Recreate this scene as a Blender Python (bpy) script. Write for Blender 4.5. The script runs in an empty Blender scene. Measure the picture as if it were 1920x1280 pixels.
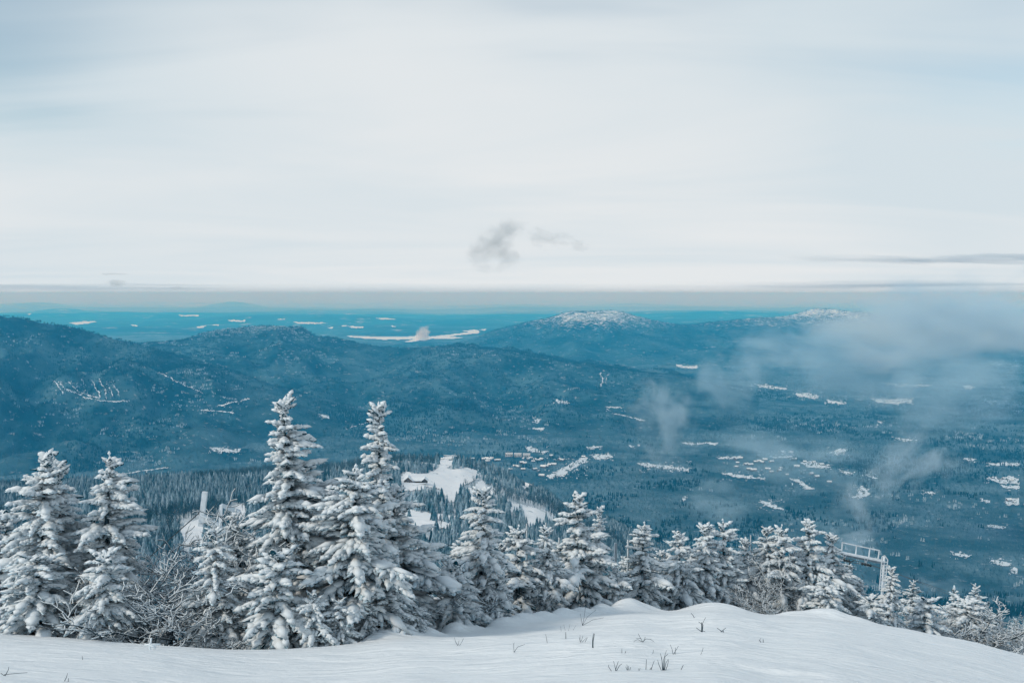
import bpy, math, random
import numpy as np
from mathutils import Vector, Matrix

R = math.radians
SC = bpy.context.scene
COL = SC.collection

# ------------------------------------------------------------------ camera
FPX = 1867.0                       # focal length in pixels of the 1920 px wide photograph
PITCH = R(2.82)                    # camera looks slightly down
cam_data = bpy.data.cameras.new("camera")
cam_data.lens = 36.0 * FPX / 1920.0
cam_data.sensor_width = 36.0
cam_data.clip_start = 0.1
cam_data.clip_end = 1000000.0
cam = bpy.data.objects.new("camera", cam_data)
cam.location = (0, 0, 0)
cam.rotation_euler = (R(90) - PITCH, 0, 0)
COL.objects.link(cam)
SC.camera = cam

# ------------------------------------------------------------------ light
SUN_AZ, SUN_EL = R(-120), R(38)    # azimuth clockwise from +Y (view direction); the sun stands behind left, through thin cloud
sun_dir = Vector((math.sin(SUN_AZ) * math.cos(SUN_EL), math.cos(SUN_AZ) * math.cos(SUN_EL), math.sin(SUN_EL)))
sd = bpy.data.lights.new("sun", 'SUN')
sd.energy = 2.0
sd.angle = R(8)
sd.color = (1.0, 0.87, 0.74)
sun = bpy.data.objects.new("sun", sd)
sun.rotation_euler = sun_dir.to_track_quat('Z', 'Y').to_euler()
sun.location = (-30, -20, 60)
COL.objects.link(sun)

world = bpy.data.worlds.new("World")
SC.world = world
world.use_nodes = True

def build_world():
    nt = world.node_tree
    nt.nodes.clear()
    N, L = nt.nodes.new, nt.links.new
    out = N('ShaderNodeOutputWorld')
    bg = N('ShaderNodeBackground')
    bg.inputs['Strength'].default_value = 0.14
    L(bg.outputs[0], out.inputs['Surface'])
    sky = N('ShaderNodeTexSky')
    sky.sky_type = 'NISHITA'
    sky.sun_disc = False
    sky.sun_elevation = SUN_EL
    sky.sun_rotation = SUN_AZ
    sky.altitude = 1200
    sky.ozone_density = 2.0
    tc = N('ShaderNodeTexCoord')
    sep = N('ShaderNodeSeparateXYZ')
    L(tc.outputs['Generated'], sep.inputs[0])

    def m(op, a, b=None, c=None, clamp=False):
        n = N('ShaderNodeMath'); n.operation = op; n.use_clamp = clamp
        for i, v in enumerate((a, b, c)):
            if v is None: continue
            if isinstance(v, (int, float)): n.inputs[i].default_value = v
            else: L(v, n.inputs[i])
        return n.outputs[0]
    # cloud sheet: directions projected on to a flat layer overhead
    zz = m('ADD', m('MAXIMUM', sep.outputs['Z'], 0.0), 0.10)
    px = m('DIVIDE', sep.outputs['X'], zz)
    py = m('DIVIDE', sep.outputs['Y'], zz)
    comb = N('ShaderNodeCombineXYZ')
    L(px, comb.inputs[0]); L(py, comb.inputs[1])

    def noise(scale, sx, sy, off, detail=5.0, rough=0.55, dist=0.0, rot=0.0):
        mp = N('ShaderNodeMapping')
        mp.inputs['Scale'].default_value = (sx, sy, 1)
        mp.inputs['Location'].default_value = off
        mp.inputs['Rotation'].default_value = (0, 0, rot)
        L(comb.outputs[0], mp.inputs['Vector'])
        n = N('ShaderNodeTexNoise')
        n.inputs['Scale'].default_value = scale
        n.inputs['Detail'].default_value = detail
        n.inputs['Roughness'].default_value = rough
        n.inputs['Distortion'].default_value = dist
        L(mp.outputs[0], n.inputs['Vector'])
        return n.outputs['Fac']
    def rng(val, a, b, c, d):
        n = N('ShaderNodeMapRange'); n.interpolation_type = 'SMOOTHSTEP'
        for k, q in zip(('From Min', 'From Max', 'To Min', 'To Max'), (a, b, c, d)): n.inputs[k].default_value = q
        L(val, n.inputs['Value']); return n.outputs[0]
    def gap(d, size, depth):              # a thinner place in the cloud sheet round a direction
        n = N('ShaderNodeVectorMath'); n.operation = 'DISTANCE'
        L(tc.outputs['Generated'], n.inputs[0]); n.inputs[1].default_value = d
        return rng(n.outputs['Value'], 0.0, size, depth, 0.0)
    big = noise(0.42, 0.9, 1.0, (3.1, 1.7, 0), 4, 0.5, 0.4)
    wisp = noise(0.9, 0.42, 1.3, (7.3, 2.2, 0), 4, 0.5, 0.9, 0.22)
    thick = m('ADD', m('MULTIPLY', big, 0.8), m('MULTIPLY', wisp, 0.9))
    up = m('MAXIMUM', sep.outputs['Z'], 0.0)
    thick = m('SUBTRACT', thick, rng(up, 0.12, 0.80, 0.0, 0.42))        # the veil thins overhead
    thick = m('ADD', thick, rng(up, 0.02, 0.20, 0.55, 0.0))             # and closes towards the horizon
    for d, sz, dp in GAPS: thick = m('SUBTRACT', thick, gap(d, sz, dp))
    cov = rng(thick, 0.25, 0.95, 0.30, 1.0)
    # cloud colour: brighter veil, greyer folds
    ramp = N('ShaderNodeValToRGB')
    ramp.color_ramp.elements[0].position = 0.34
    ramp.color_ramp.elements[0].color = (0.735, 0.765, 0.78, 1)
    ramp.color_ramp.elements[1].position = 0.70
    ramp.color_ramp.elements[1].color = (0.62, 0.70, 0.745, 1)
    shade = m('ADD', noise(0.55, 0.5, 0.95, (1.0, 5.5, 0), 4, 0.5, 1.1, -0.12), rng(up, 0.12, 0.5, 0.0, 0.14))
    for d, sz, dp in FOLDS: shade = m('ADD', shade, gap(d, sz, dp))
    L(shade, ramp.inputs[0])
    cs = N('ShaderNodeMixRGB'); cs.blend_type = 'MULTIPLY'; cs.inputs[0].default_value = 1
    L(ramp.outputs[0], cs.inputs[1]); cs.inputs[2].default_value = (7.45, 7.45, 7.47, 1)
    mix = N('ShaderNodeMixRGB')
    ns = N('ShaderNodeMixRGB'); ns.blend_type = 'MULTIPLY'; ns.inputs[0].default_value = 1
    L(sky.outputs[0], ns.inputs[1]); ns.inputs[2].default_value = (0.98, 1.02, 0.85, 1)
    L(cov, mix.inputs[0]); L(ns.outputs[0], mix.inputs[1]); L(cs.outputs[0], mix.inputs[2])
    L(mix.outputs[0], bg.inputs['Color'])
GAPS = [((-0.45, 0.86, 0.24), 0.22, 0.24), ((-0.46, 0.87, 0.17), 0.13, 0.16), ((0.47, 0.86, 0.24), 0.24, 0.2), ((0.0, 0.95, 0.31), 0.16, 0.10)]
FOLDS = [((0.345, 0.92, 0.18), 0.20, 0.26), ((0.44, 0.89, 0.13), 0.20, 0.20), ((-0.44, 0.89, 0.15), 0.22, 0.16), ((-0.05, 0.99, 0.115), 0.26, -0.10)]
build_world()

SC.render.engine = 'CYCLES'
SC.view_settings.view_transform = 'Standard'
SC.view_settings.look = 'None'
SC.view_settings.exposure = 0.02
SC.view_settings.gamma = 1.0
SC.view_settings.use_curve_mapping = False
SC.cycles.use_denoising = True
SC.cycles.max_bounces = 6
SC.cycles.diffuse_bounces = 4
SC.cycles.glossy_bounces = 1
SC.cycles.volume_bounces = 2
SC.cycles.transparent_max_bounces = 8
SC.cycles.volume_max_steps = 256

# ------------------------------------------------------------------ helpers
def ray(u, v):
    x = (u - 960.0) / FPX; zu = -(v - 640.0) / FPX
    c, s = math.cos(PITCH), math.sin(PITCH)
    return np.array((x, c + s * zu, -s + c * zu))

def at(u, v, y):                    # the point seen at pixel (u, v) at a forward distance y
    d = ray(u, v)
    return d * (y / d[1])

def slope_of_row(v):                # -z / y along the ray of a pixel row
    zu = -(np.asarray(v, float) - 640.0) / FPX
    c, s = math.cos(PITCH), math.sin(PITCH)
    return (s - c * zu) / (c + s * zu)

def u_of(x, y, z):                  # column of a world point
    c, s = math.cos(PITCH), math.sin(PITCH)
    f = c * y - s * z
    return 960.0 + FPX * x / f

_rs = np.random.RandomState(7)
_PERM = _rs.rand(256, 256)
def vnoise(x, y, seed=0):
    x = np.asarray(x, float) + seed * 17.31; y = np.asarray(y, float) + seed * 9.77
    xi = np.floor(x).astype(int); yi = np.floor(y).astype(int)
    fx = x - xi; fy = y - yi
    fx = fx * fx * (3 - 2 * fx); fy = fy * fy * (3 - 2 * fy)
    a = _PERM[xi & 255, yi & 255]; b = _PERM[(xi + 1) & 255, yi & 255]
    c = _PERM[xi & 255, (yi + 1) & 255]; d = _PERM[(xi + 1) & 255, (yi + 1) & 255]
    return (a + (b - a) * fx + (c - a) * fy + (a - b - c + d) * fx * fy) * 2 - 1

def fbm(x, y, oct=4, seed=0, gain=0.5):
    t = 0.0; amp = 1.0; n = 0.0
    for i in range(oct):
        t = t + amp * vnoise(x * 2 ** i, y * 2 ** i, seed + i * 3)
        n += amp; amp *= gain
    return t / n

def smooth(a, b, x):
    t = np.clip((np.asarray(x, float) - a) / (b - a), 0, 1)
    return t * t * (3 - 2 * t)

def smax(a, b, k):                  # smooth maximum
    h = np.clip(0.5 + 0.5 * (a - b) / k, 0, 1)
    return b + (a - b) * h + k * h * (1 - h)

def cub(xs, ys):                    # monotone-ish smooth interpolation of a control polyline
    xs = np.asarray(xs, float); ys = np.asarray(ys, float)
    m = np.gradient(ys, xs)
    def f(x):
        x = np.clip(np.asarray(x, float), xs[0], xs[-1])
        i = np.clip(np.searchsorted(xs, x, side='right') - 1, 0, len(xs) - 2)
        h = xs[i + 1] - xs[i]; t = (x - xs[i]) / h
        t2, t3 = t * t, t * t * t
        return ((2 * t3 - 3 * t2 + 1) * ys[i] + (t3 - 2 * t2 + t) * h * m[i]
                + (-2 * t3 + 3 * t2) * ys[i + 1] + (t3 - t2) * h * m[i + 1])
    return f

def mesh_from(name, verts, faces, smooth_shade=True):
    """verts (n,3); faces (m,k) with one k, or a list of such arrays."""
    me = bpy.data.meshes.new(name)
    verts = np.ascontiguousarray(verts, dtype=np.float32)
    if not isinstance(faces, list): faces = [faces]
    faces = [np.asarray(f, dtype=np.int32) for f in faces if len(f)]
    me.vertices.add(len(verts)); me.vertices.foreach_set('co', verts.ravel())
    nl = sum(f.size for f in faces); npoly = sum(len(f) for f in faces)
    me.loops.add(nl); me.polygons.add(npoly)
    me.loops.foreach_set('vertex_index', np.concatenate([f.ravel() for f in faces]))
    tot = np.concatenate([np.full(len(f), f.shape[1], np.int32) for f in faces])
    st = np.concatenate([[0], np.cumsum(tot)[:-1]]).astype(np.int32)
    me.polygons.foreach_set('loop_start', st)
    me.polygons.foreach_set('loop_total', tot)
    me.polygons.foreach_set('use_smooth', np.full(npoly, smooth_shade, bool))
    me.update(calc_edges=True)
    return me

def link(name, data, mat=None, parent=None, loc=None):
    o = bpy.data.objects.new(name, data)
    COL.objects.link(o)
    if mat is not None and data is not None:
        data.materials.clear()
        for mm in (mat if isinstance(mat, (list, tuple)) else [mat]): data.materials.append(mm)
    if parent is not None: o.parent = parent
    if loc is not None: o.location = loc
    return o

def tag(o, label=None, cat=None, group=None, kind=None):
    if label: o['label'] = label
    if cat: o['category'] = cat
    if group: o['group'] = group
    if kind: o['kind'] = kind
    return o

def grid_faces(n, m):
    i = np.arange(n - 1)[:, None] * m + np.arange(m - 1)[None, :]
    return np.stack([i, i + m, i + m + 1, i + 1], -1).reshape(-1, 4)

class MB:
    """collects boxes, tubes and quads into one mesh"""
    def __init__(s): s.v = []; s.f3 = []; s.f4 = []; s.n = 0
    def add(s, v, f4=(), f3=()):
        v = np.asarray(v, float)
        s.v.append(v)
        for f in f4: s.f4.append([i + s.n for i in f])
        for f in f3: s.f3.append([i + s.n for i in f])
        s.n += len(v)
    def box(s, c, size, M=None):
        sx, sy, sz = [a / 2 for a in size]
        v = np.array([(x, y, z) for z in (-sz, sz) for y in (-sy, sy) for x in (-sx, sx)])
        if M is not None: v = v @ np.array(M).T
        s.add(v + np.asarray(c, float), [(0, 2, 3, 1), (4, 5, 7, 6), (0, 1, 5, 4), (2, 6, 7, 3), (0, 4, 6, 2), (1, 3, 7, 5)])
    def bar(s, a, b, w, h=None):      # rectangular bar from a to b
        h = h or w
        a = np.asarray(a, float); b = np.asarray(b, float)
        d = b - a; L = np.linalg.norm(d); d = d / L
        up = np.array((0, 0, 1.0)) if abs(d[2]) < 0.95 else np.array((0, 1.0, 0))
        r = np.cross(d, up); r /= np.linalg.norm(r); t = np.cross(r, d)
        M = np.stack([r, d, t], 1)
        s.box((a + b) / 2, (w, L, h), M)
    def tube(s, pts, rad, n=6):
        pts = np.asarray(pts, float); k = len(pts)
        rad = np.broadcast_to(np.asarray(rad, float), (k,))
        vs = []
        for i in range(k):
            d = pts[min(i + 1, k - 1)] - pts[max(i - 1, 0)]; d = d / (np.linalg.norm(d) + 1e-9)
            up = np.array((0, 0, 1.0)) if abs(d[2]) < 0.9 else np.array((0, 1.0, 0))
            r = np.cross(d, up); r /= np.linalg.norm(r); t = np.cross(r, d)
            for j in range(n):
                a = 2 * math.pi * j / n
                vs.append(pts[i] + rad[i] * (math.cos(a) * r + math.sin(a) * t))
        f4 = [(i * n + j, i * n + (j + 1) % n, (i + 1) * n + (j + 1) % n, (i + 1) * n + j) for i in range(k - 1) for j in range(n)]
        vs.append(pts[0]); vs.append(pts[-1])
        f3 = [(k * n, (j + 1) % n, j) for j in range(n)] + [(k * n + 1, (k - 1) * n + j, (k - 1) * n + (j + 1) % n) for j in range(n)]
        s.add(vs, f4, f3)
    def build(s, name, mat, parent=None, loc=None, smooth_shade=False):
        me = mesh_from(name, np.concatenate(s.v), [np.array(f) for f in (s.f4, s.f3) if f], smooth_shade)
        return link(name, me, mat, parent, loc)

# ------------------------------------------------------------------ materials
def new_mat(name):
    mt = bpy.data.materials.new(name); mt.use_nodes = True
    nt = mt.node_tree
    return mt, nt, nt.nodes['Principled BSDF']

def simple(name, col, rough=0.7, metal=0.0, var=0.0, scale=3.0):
    mt, nt, b = new_mat(name)
    b.inputs['Base Color'].default_value = (*col, 1)
    b.inputs['Roughness'].default_value = rough
    b.inputs['Metallic'].default_value = metal
    b.inputs['Specular IOR Level'].default_value = 0.25
    if var:
        n = nt.nodes.new('ShaderNodeTexNoise'); n.inputs['Scale'].default_value = scale; n.inputs['Detail'].default_value = 5
        tc = nt.nodes.new('ShaderNodeTexCoord')
        nt.links.new(tc.outputs['Object'], n.inputs['Vector'])
        r = nt.nodes.new('ShaderNodeValToRGB')
        r.color_ramp.elements[0].position = 0.3; r.color_ramp.elements[1].position = 0.7
        r.color_ramp.elements[0].color = (*[c * (1 - var) for c in col], 1)
        r.color_ramp.elements[1].color = (*[min(1, c * (1 + var)) for c in col], 1)
        nt.links.new(n.outputs['Fac'], r.inputs[0]); nt.links.new(r.outputs[0], b.inputs['Base Color'])
    return mt

def snow_material(name, col, bump_scale, bump_dist, strength=0.5, stretch=(1, 1, 1), through=0.0):
    mt, nt, b = new_mat(name)
    b.inputs['Base Color'].default_value = (*col, 1)
    b.inputs['Roughness'].default_value = 0.65
    b.inputs['Specular IOR Level'].default_value = 0.2
    tc = nt.nodes.new('ShaderNodeTexCoord')
    mp = nt.nodes.new('ShaderNodeMapping'); mp.inputs['Scale'].default_value = stretch
    nt.links.new(tc.outputs['Object'], mp.inputs['Vector'])
    n = nt.nodes.new('ShaderNodeTexNoise')
    n.inputs['Scale'].default_value = bump_scale; n.inputs['Detail'].default_value = 8; n.inputs['Roughness'].default_value = 0.6
    nt.links.new(mp.outputs[0], n.inputs['Vector'])
    bp = nt.nodes.new('ShaderNodeBump'); bp.inputs['Strength'].default_value = strength; bp.inputs['Distance'].default_value = bump_dist
    nt.links.new(n.outputs['Fac'], bp.inputs['Height']); nt.links.new(bp.outputs[0], b.inputs['Normal'])
    if through:                      # light filtering through the snow
        tl = nt.nodes.new('ShaderNodeBsdfTranslucent'); tl.inputs['Color'].default_value = (0.72, 0.89, 1.0, 1)
        mx = nt.nodes.new('ShaderNodeMixShader'); mx.inputs[0].default_value = through
        nt.links.new(b.outputs[0], mx.inputs[1]); nt.links.new(tl.outputs[0], mx.inputs[2])
        nt.links.new(mx.outputs[0], nt.nodes['Material Output'].inputs['Surface'])
    return mt

def forest_ground(name, dark, light, snow, scale_big, scale_fine, snow_lo, snow_hi, bump=6.0, alt=None):
    """far forest seen as a mottled surface: conifers, bare grey woods, snow showing through; alt=(z0,z1): frosted summits"""
    mt, nt, b = new_mat(name)
    N, L = nt.nodes.new, nt.links.new
    b.inputs['Roughness'].default_value = 0.9; b.inputs['Specular IOR Level'].default_value = 0.05
    tc = N('ShaderNodeTexCoord')
    def noise(sc, det, rough=0.6):
        n = N('ShaderNodeTexNoise'); n.inputs['Scale'].default_value = sc; n.inputs['Detail'].default_value = det
        n.inputs['Roughness'].default_value = rough
        L(tc.outputs['Object'], n.inputs['Vector']); return n.outputs['Fac']
    r1 = N('ShaderNodeValToRGB')
    r1.color_ramp.elements[0].position = 0.40; r1.color_ramp.elements[0].color = (*dark, 1)
    r1.color_ramp.elements[1].position = 0.62; r1.color_ramp.elements[1].color = (*light, 1)
    L(noise(scale_big, 6, 0.62), r1.inputs[0])
    fine = noise(scale_fine, 4, 0.7)
    val = fine
    if alt:
        g = N('ShaderNodeNewGeometry'); sp = N('ShaderNodeSeparateXYZ'); L(g.outputs['Position'], sp.inputs[0])
        mr = N('ShaderNodeMapRange'); mr.inputs['From Min'].default_value = alt[0]; mr.inputs['From Max'].default_value = alt[1]
        mr.inputs['To Max'].default_value = alt[2]
        L(sp.outputs['Z'], mr.inputs['Value'])
        a = N('ShaderNodeMath'); a.operation = 'ADD'; L(fine, a.inputs[0]); L(mr.outputs[0], a.inputs[1])
        val = a.outputs[0]
    sm = N('ShaderNodeMapRange'); sm.inputs['From Min'].default_value = snow_lo; sm.inputs['From Max'].default_value = snow_hi
    L(val, sm.inputs['Value'])
    mx = N('ShaderNodeMixRGB'); L(sm.outputs[0], mx.inputs[0]); L(r1.outputs[0], mx.inputs[1]); mx.inputs[2].default_value = (*snow, 1)
    L(mx.outputs[0], b.inputs['Base Color'])
    if bump:
        bp = N('ShaderNodeBump'); bp.inputs['Strength'].default_value = 0.6; bp.inputs['Distance'].default_value = bump
        L(fine, bp.inputs['Height']); L(bp.outputs[0], b.inputs['Normal'])
    return mt

def frosted(name, col, frost, up0, up1, nscale, amount=0.5):
    """needles / twigs with snow lying on what faces up"""
    mt, nt, b = new_mat(name)
    N, L = nt.nodes.new, nt.links.new
    b.inputs['Roughness'].default_value = 0.85; b.inputs['Specular IOR Level'].default_value = 0.1
    g = N('ShaderNodeNewGeometry'); sp = N('ShaderNodeSeparateXYZ'); L(g.outputs['Normal'], sp.inputs[0])
    tc = N('ShaderNodeTexCoord'); n = N('ShaderNodeTexNoise'); n.inputs['Scale'].default_value = nscale; n.inputs['Detail'].default_value = 3
    L(tc.outputs['Object'], n.inputs['Vector'])
    oi = N('ShaderNodeObjectInfo')
    rnd = N('ShaderNodeMath'); rnd.operation = 'MULTIPLY_ADD'; L(oi.outputs['Random'], rnd.inputs[0]); rnd.inputs[1].default_value = 0.5; rnd.inputs[2].default_value = -0.25
    a = N('ShaderNodeMath'); a.operation = 'MULTIPLY_ADD'; L(n.outputs['Fac'], a.inputs[0]); a.inputs[1].default_value = amount * 2; L(sp.outputs['Z'], a.inputs[2])
    a2 = N('ShaderNodeMath'); a2.operation = 'ADD'; L(a.outputs[0], a2.inputs[0]); L(rnd.outputs[0], a2.inputs[1])
    mr = N('ShaderNodeMapRange'); mr.inputs['From Min'].default_value = up0; mr.inputs['From Max'].default_value = up1
    L(a2.outputs[0], mr.inputs['Value'])
    mx = N('ShaderNodeMixRGB'); L(mr.outputs[0], mx.inputs[0]); mx.inputs[1].default_value = (*col, 1); mx.inputs[2].default_value = (*frost, 1)
    L(mx.outputs[0], b.inputs['Base Color'])
    return mt

SNOW = (0.83, 0.85, 0.87)
M = {}
M['slope'] = snow_material('wind_packed_snow', (0.855, 0.93, 0.975), 1.6, 0.20, 1.0, (0.5, 1.7, 1))
M['snow'] = snow_material('fresh_snow', (0.87, 0.945, 0.985), 9.0, 0.02, 0.5, (1, 1, 1), 0.22)
M['run'] = snow_material('groomed_run', (0.80, 0.86, 0.90), 0.15, 0.6, 0.5)
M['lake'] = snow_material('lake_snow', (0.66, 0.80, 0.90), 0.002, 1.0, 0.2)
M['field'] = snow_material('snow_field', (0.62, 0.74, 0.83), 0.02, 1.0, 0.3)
M['needles'] = frosted('spruce_needles', (0.004, 0.066, 0.100), (0.66, 0.82, 0.91), 0.85, 1.5, 14.0, 0.5)
M['bark'] = simple('bark', (0.03, 0.065, 0.085), 0.9, 0, 0.4, 12)
M['twig'] = simple('dead_twig', (0.04, 0.075, 0.10), 0.9, 0, 0.3, 8)
M['conifer'] = frosted('far_conifer', (0.034, 0.138, 0.195), (0.52, 0.68, 0.79), 0.30, 1.5, 0.35, 0.55)
M['darkconifer'] = frosted('dark_conifer', (0.026, 0.115, 0.168), (0.44, 0.60, 0.71), 0.50, 1.75, 0.35, 0.5)
M['deepconifer'] = frosted('valley_conifer', (0.004, 0.050, 0.072), (0.25, 0.42, 0.52), 1.25, 2.4, 0.05, 0.5)
def stands(mt, scale, lo, hi):
    """woods differ from stand to stand and tree to tree"""
    nt = mt.node_tree; N, L = nt.nodes.new, nt.links.new; b = nt.nodes['Principled BSDF']
    g = N('ShaderNodeNewGeometry'); n = N('ShaderNodeTexNoise'); n.inputs['Scale'].default_value = scale; n.inputs['Detail'].default_value = 5; n.inputs['Roughness'].default_value = 0.6
    L(g.outputs['Position'], n.inputs['Vector'])
    oi = N('ShaderNodeObjectInfo'); m1 = N('ShaderNodeMath'); m1.operation = 'MULTIPLY_ADD'; L(oi.outputs['Random'], m1.inputs[0]); m1.inputs[1].default_value = 0.22; L(n.outputs['Fac'], m1.inputs[2])
    mr = N('ShaderNodeMapRange'); mr.inputs['From Min'].default_value = 0.45; mr.inputs['From Max'].default_value = 0.78; L(m1.outputs[0], mr.inputs['Value'])
    tint = N('ShaderNodeMixRGB'); L(mr.outputs[0], tint.inputs[0]); tint.inputs[1].default_value = (*lo, 1); tint.inputs[2].default_value = (*hi, 1)
    L(tint.outputs[0], b.inputs['Base Color'])
    return mt
M['bare'] = stands(simple('bare_wood', (0.07, 0.165, 0.22), 0.95), 0.0028, (0.008, 0.075, 0.112), (0.095, 0.182, 0.235))
M['frostedwood'] = simple('rime_wood', (0.36, 0.49, 0.58), 0.9, 0, 0.25, 0.3)
M['floor'] = forest_ground('forest_floor', (0.020, 0.085, 0.120), (0.11, 0.21, 0.27), (0.6, 0.68, 0.74), 0.0045, 0.05, 0.60, 0.85, 1.0)
M['nearfloor'] = forest_ground('near_forest_floor', (0.30, 0.40, 0.46), (0.55, 0.63, 0.68), (0.78, 0.81, 0.84), 0.02, 0.3, 0.5, 0.7, 0.2)
M['mount'] = forest_ground('mountain_forest', (0.001, 0.035, 0.052), (0.045, 0.115, 0.155), (0.68, 0.80, 0.90), 0.0024, 0.02, 0.60, 0.86, 8.0, (-420, -235, 0.32))
M['ridge'] = forest_ground('ridge_forest', (0.004, 0.045, 0.066), (0.065, 0.15, 0.195), (0.62, 0.70, 0.76), 0.0035, 0.03, 0.60, 0.85, 8.0)
M['plain'] = forest_ground('far_plain', (0.001, 0.040, 0.060), (0.03, 0.115, 0.15), (0.6, 0.74, 0.84), 0.0005, 0.0022, 0.60, 0.78, 10.0)
M['farmount'] = forest_ground('far_mountain', (0.002, 0.052, 0.074), (0.02, 0.10, 0.13), (0.75, 0.8, 0.84), 0.0005, 0.0016, 0.56, 0.68, 10.0)
M['steel'] = simple('rimed_steel', (0.66, 0.74, 0.80), 0.55, 0.0, 0.15, 3)
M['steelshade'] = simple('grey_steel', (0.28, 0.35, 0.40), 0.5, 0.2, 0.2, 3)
M['cable'] = simple('steel_cable', (0.03, 0.05, 0.06), 0.5, 0.3)
M['wall'] = simple('timber_wall', (0.12, 0.12, 0.12), 0.8, 0, 0.2, 0.8)
M['white_wall'] = simple('white_render', (0.70, 0.72, 0.73), 0.8, 0, 0.06, 0.4)
M['grey_wall'] = simple('grey_boards', (0.22, 0.25, 0.28), 0.8, 0, 0.15, 0.5)
M['glass'] = simple('dark_window', (0.02, 0.03, 0.04), 0.2)
# ------------------------------------------------------------------ terrain
ZV = -650.0                          # valley floor below the camera

def h_valley(x, y):
    d = np.hypot(x, y)
    z = ZV + 10 * fbm(x / 700, y / 700, 3, 1) * smooth(1500, 2500, d) * (1 - 0.6 * smooth(9000, 13000, d))
    z = z + 16 * fbm(x / 2600, y / 2600, 3, 2) * (1 - 0.7 * smooth(9000, 13000, d))
    z = z + 200 * smooth(15000, 22000, d) * np.maximum(fbm(x / 5200, y / 2600, 4, 3) + 0.05, -0.15)
    return z

# snow slope in the foreground: rim row and rim distance by column
_rim_v = cub([-500, -200, 0, 120, 300, 430, 560, 660, 760, 860, 960, 1080, 1180, 1260, 1350, 1450, 1560, 1660, 1760, 1840, 1920, 2100, 2400],
             [1170, 1180, 1188, 1196, 1209, 1217, 1214, 1206, 1190, 1183, 1172, 1156, 1144, 1145, 1141, 1152, 1157, 1170, 1187, 1203, 1224, 1270, 1340])
_rim_d = cub([-500, 0, 300, 560, 700, 860, 1000, 1180, 1350, 1560, 1760, 1920, 2400],
             [24, 24, 23, 23, 24.5, 28, 31, 35, 37, 38, 38, 36, 30])
EYE = 1.75
MOUNDS = [(838, 28.2, 0.42, 0.50), (872, 28.8, 0.22, 0.45), (935, 29.8, 0.30, 0.55), (970, 30.6, 0.38, 0.60), (1012, 31.4, 0.34, 0.62), (1048, 32.4, 0.40, 0.6), (1085, 33.2, 0.34, 0.6),
          (1125, 34.0, 0.36, 0.55), (1168, 35.0, 0.42, 0.75), (1195, 35.8, 0.3, 0.8), (1345, 36.6, 0.25, 1.2), (1500, 38.0, 0.22, 0.8), (1553, 38.2, 0.34, 0.7), (1600, 38.4, 0.2, 0.9),
          (700, 24.8, 0.22, 0.6), (745, 25.4, 0.2, 0.5), (787, 26.3, 0.22, 0.5), (1350, 30.0, 0.12, 2.5), (600, 18.0, -0.12, 3.0), (1500, 24.0, 0.15, 4.0), (200, 19.0, 0.1, 2.5), (1000, 22.0, 0.10, 2.0)]
def rim(a):
    u = 960 + FPX * a
    return slope_of_row(_rim_v(u)), _rim_d(u)

def h_slope(x, y):
    x = np.asarray(x, float); y = np.asarray(y, float)
    yy = np.maximum(y, 4.0)
    a = np.clip(x / yy, -1.2, 1.2)
    t, D = rim(a)
    zr = -t * D
    s = (-zr - EYE) / D                       # mean slope down to the rim
    z_near = -EYE - s * yy
    over = np.maximum(yy - D, 0)
    z_far = zr - s * over - 0.42 * over ** 1.35 / (1 + 0.10 * over)
    z = np.where(yy < D, z_near, z_far)
    z = np.where(y < 4.0, -EYE - s * y, z)
    # drifts and wind texture, held low at the rim so its line stays put
    w = smooth(3, 9, yy)
    for mu, my, mh, mr in MOUNDS:
        mx = (mu - 960) / FPX * my
        z = z + mh * np.exp(-(((x - mx) / mr) ** 2 + ((y - my) / (mr * 0.9)) ** 2) ** 1.3)
    near = 1 - 0.6 * np.exp(-((yy - D) / 3.0) ** 2)
    z = z + w * near * (0.16 * fbm(x / 5.0, y / 3.2, 3, 11) + 0.05 * fbm(x / 1.5, y / 0.8, 4, 13) + 0.035 * (1 - np.abs(fbm(x / 2.6, y / 0.55, 3, 15)) * 3) * smooth(-0.1, 0.35, fbm(x / 6., y / 4., 2, 16)))
    return z

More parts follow.
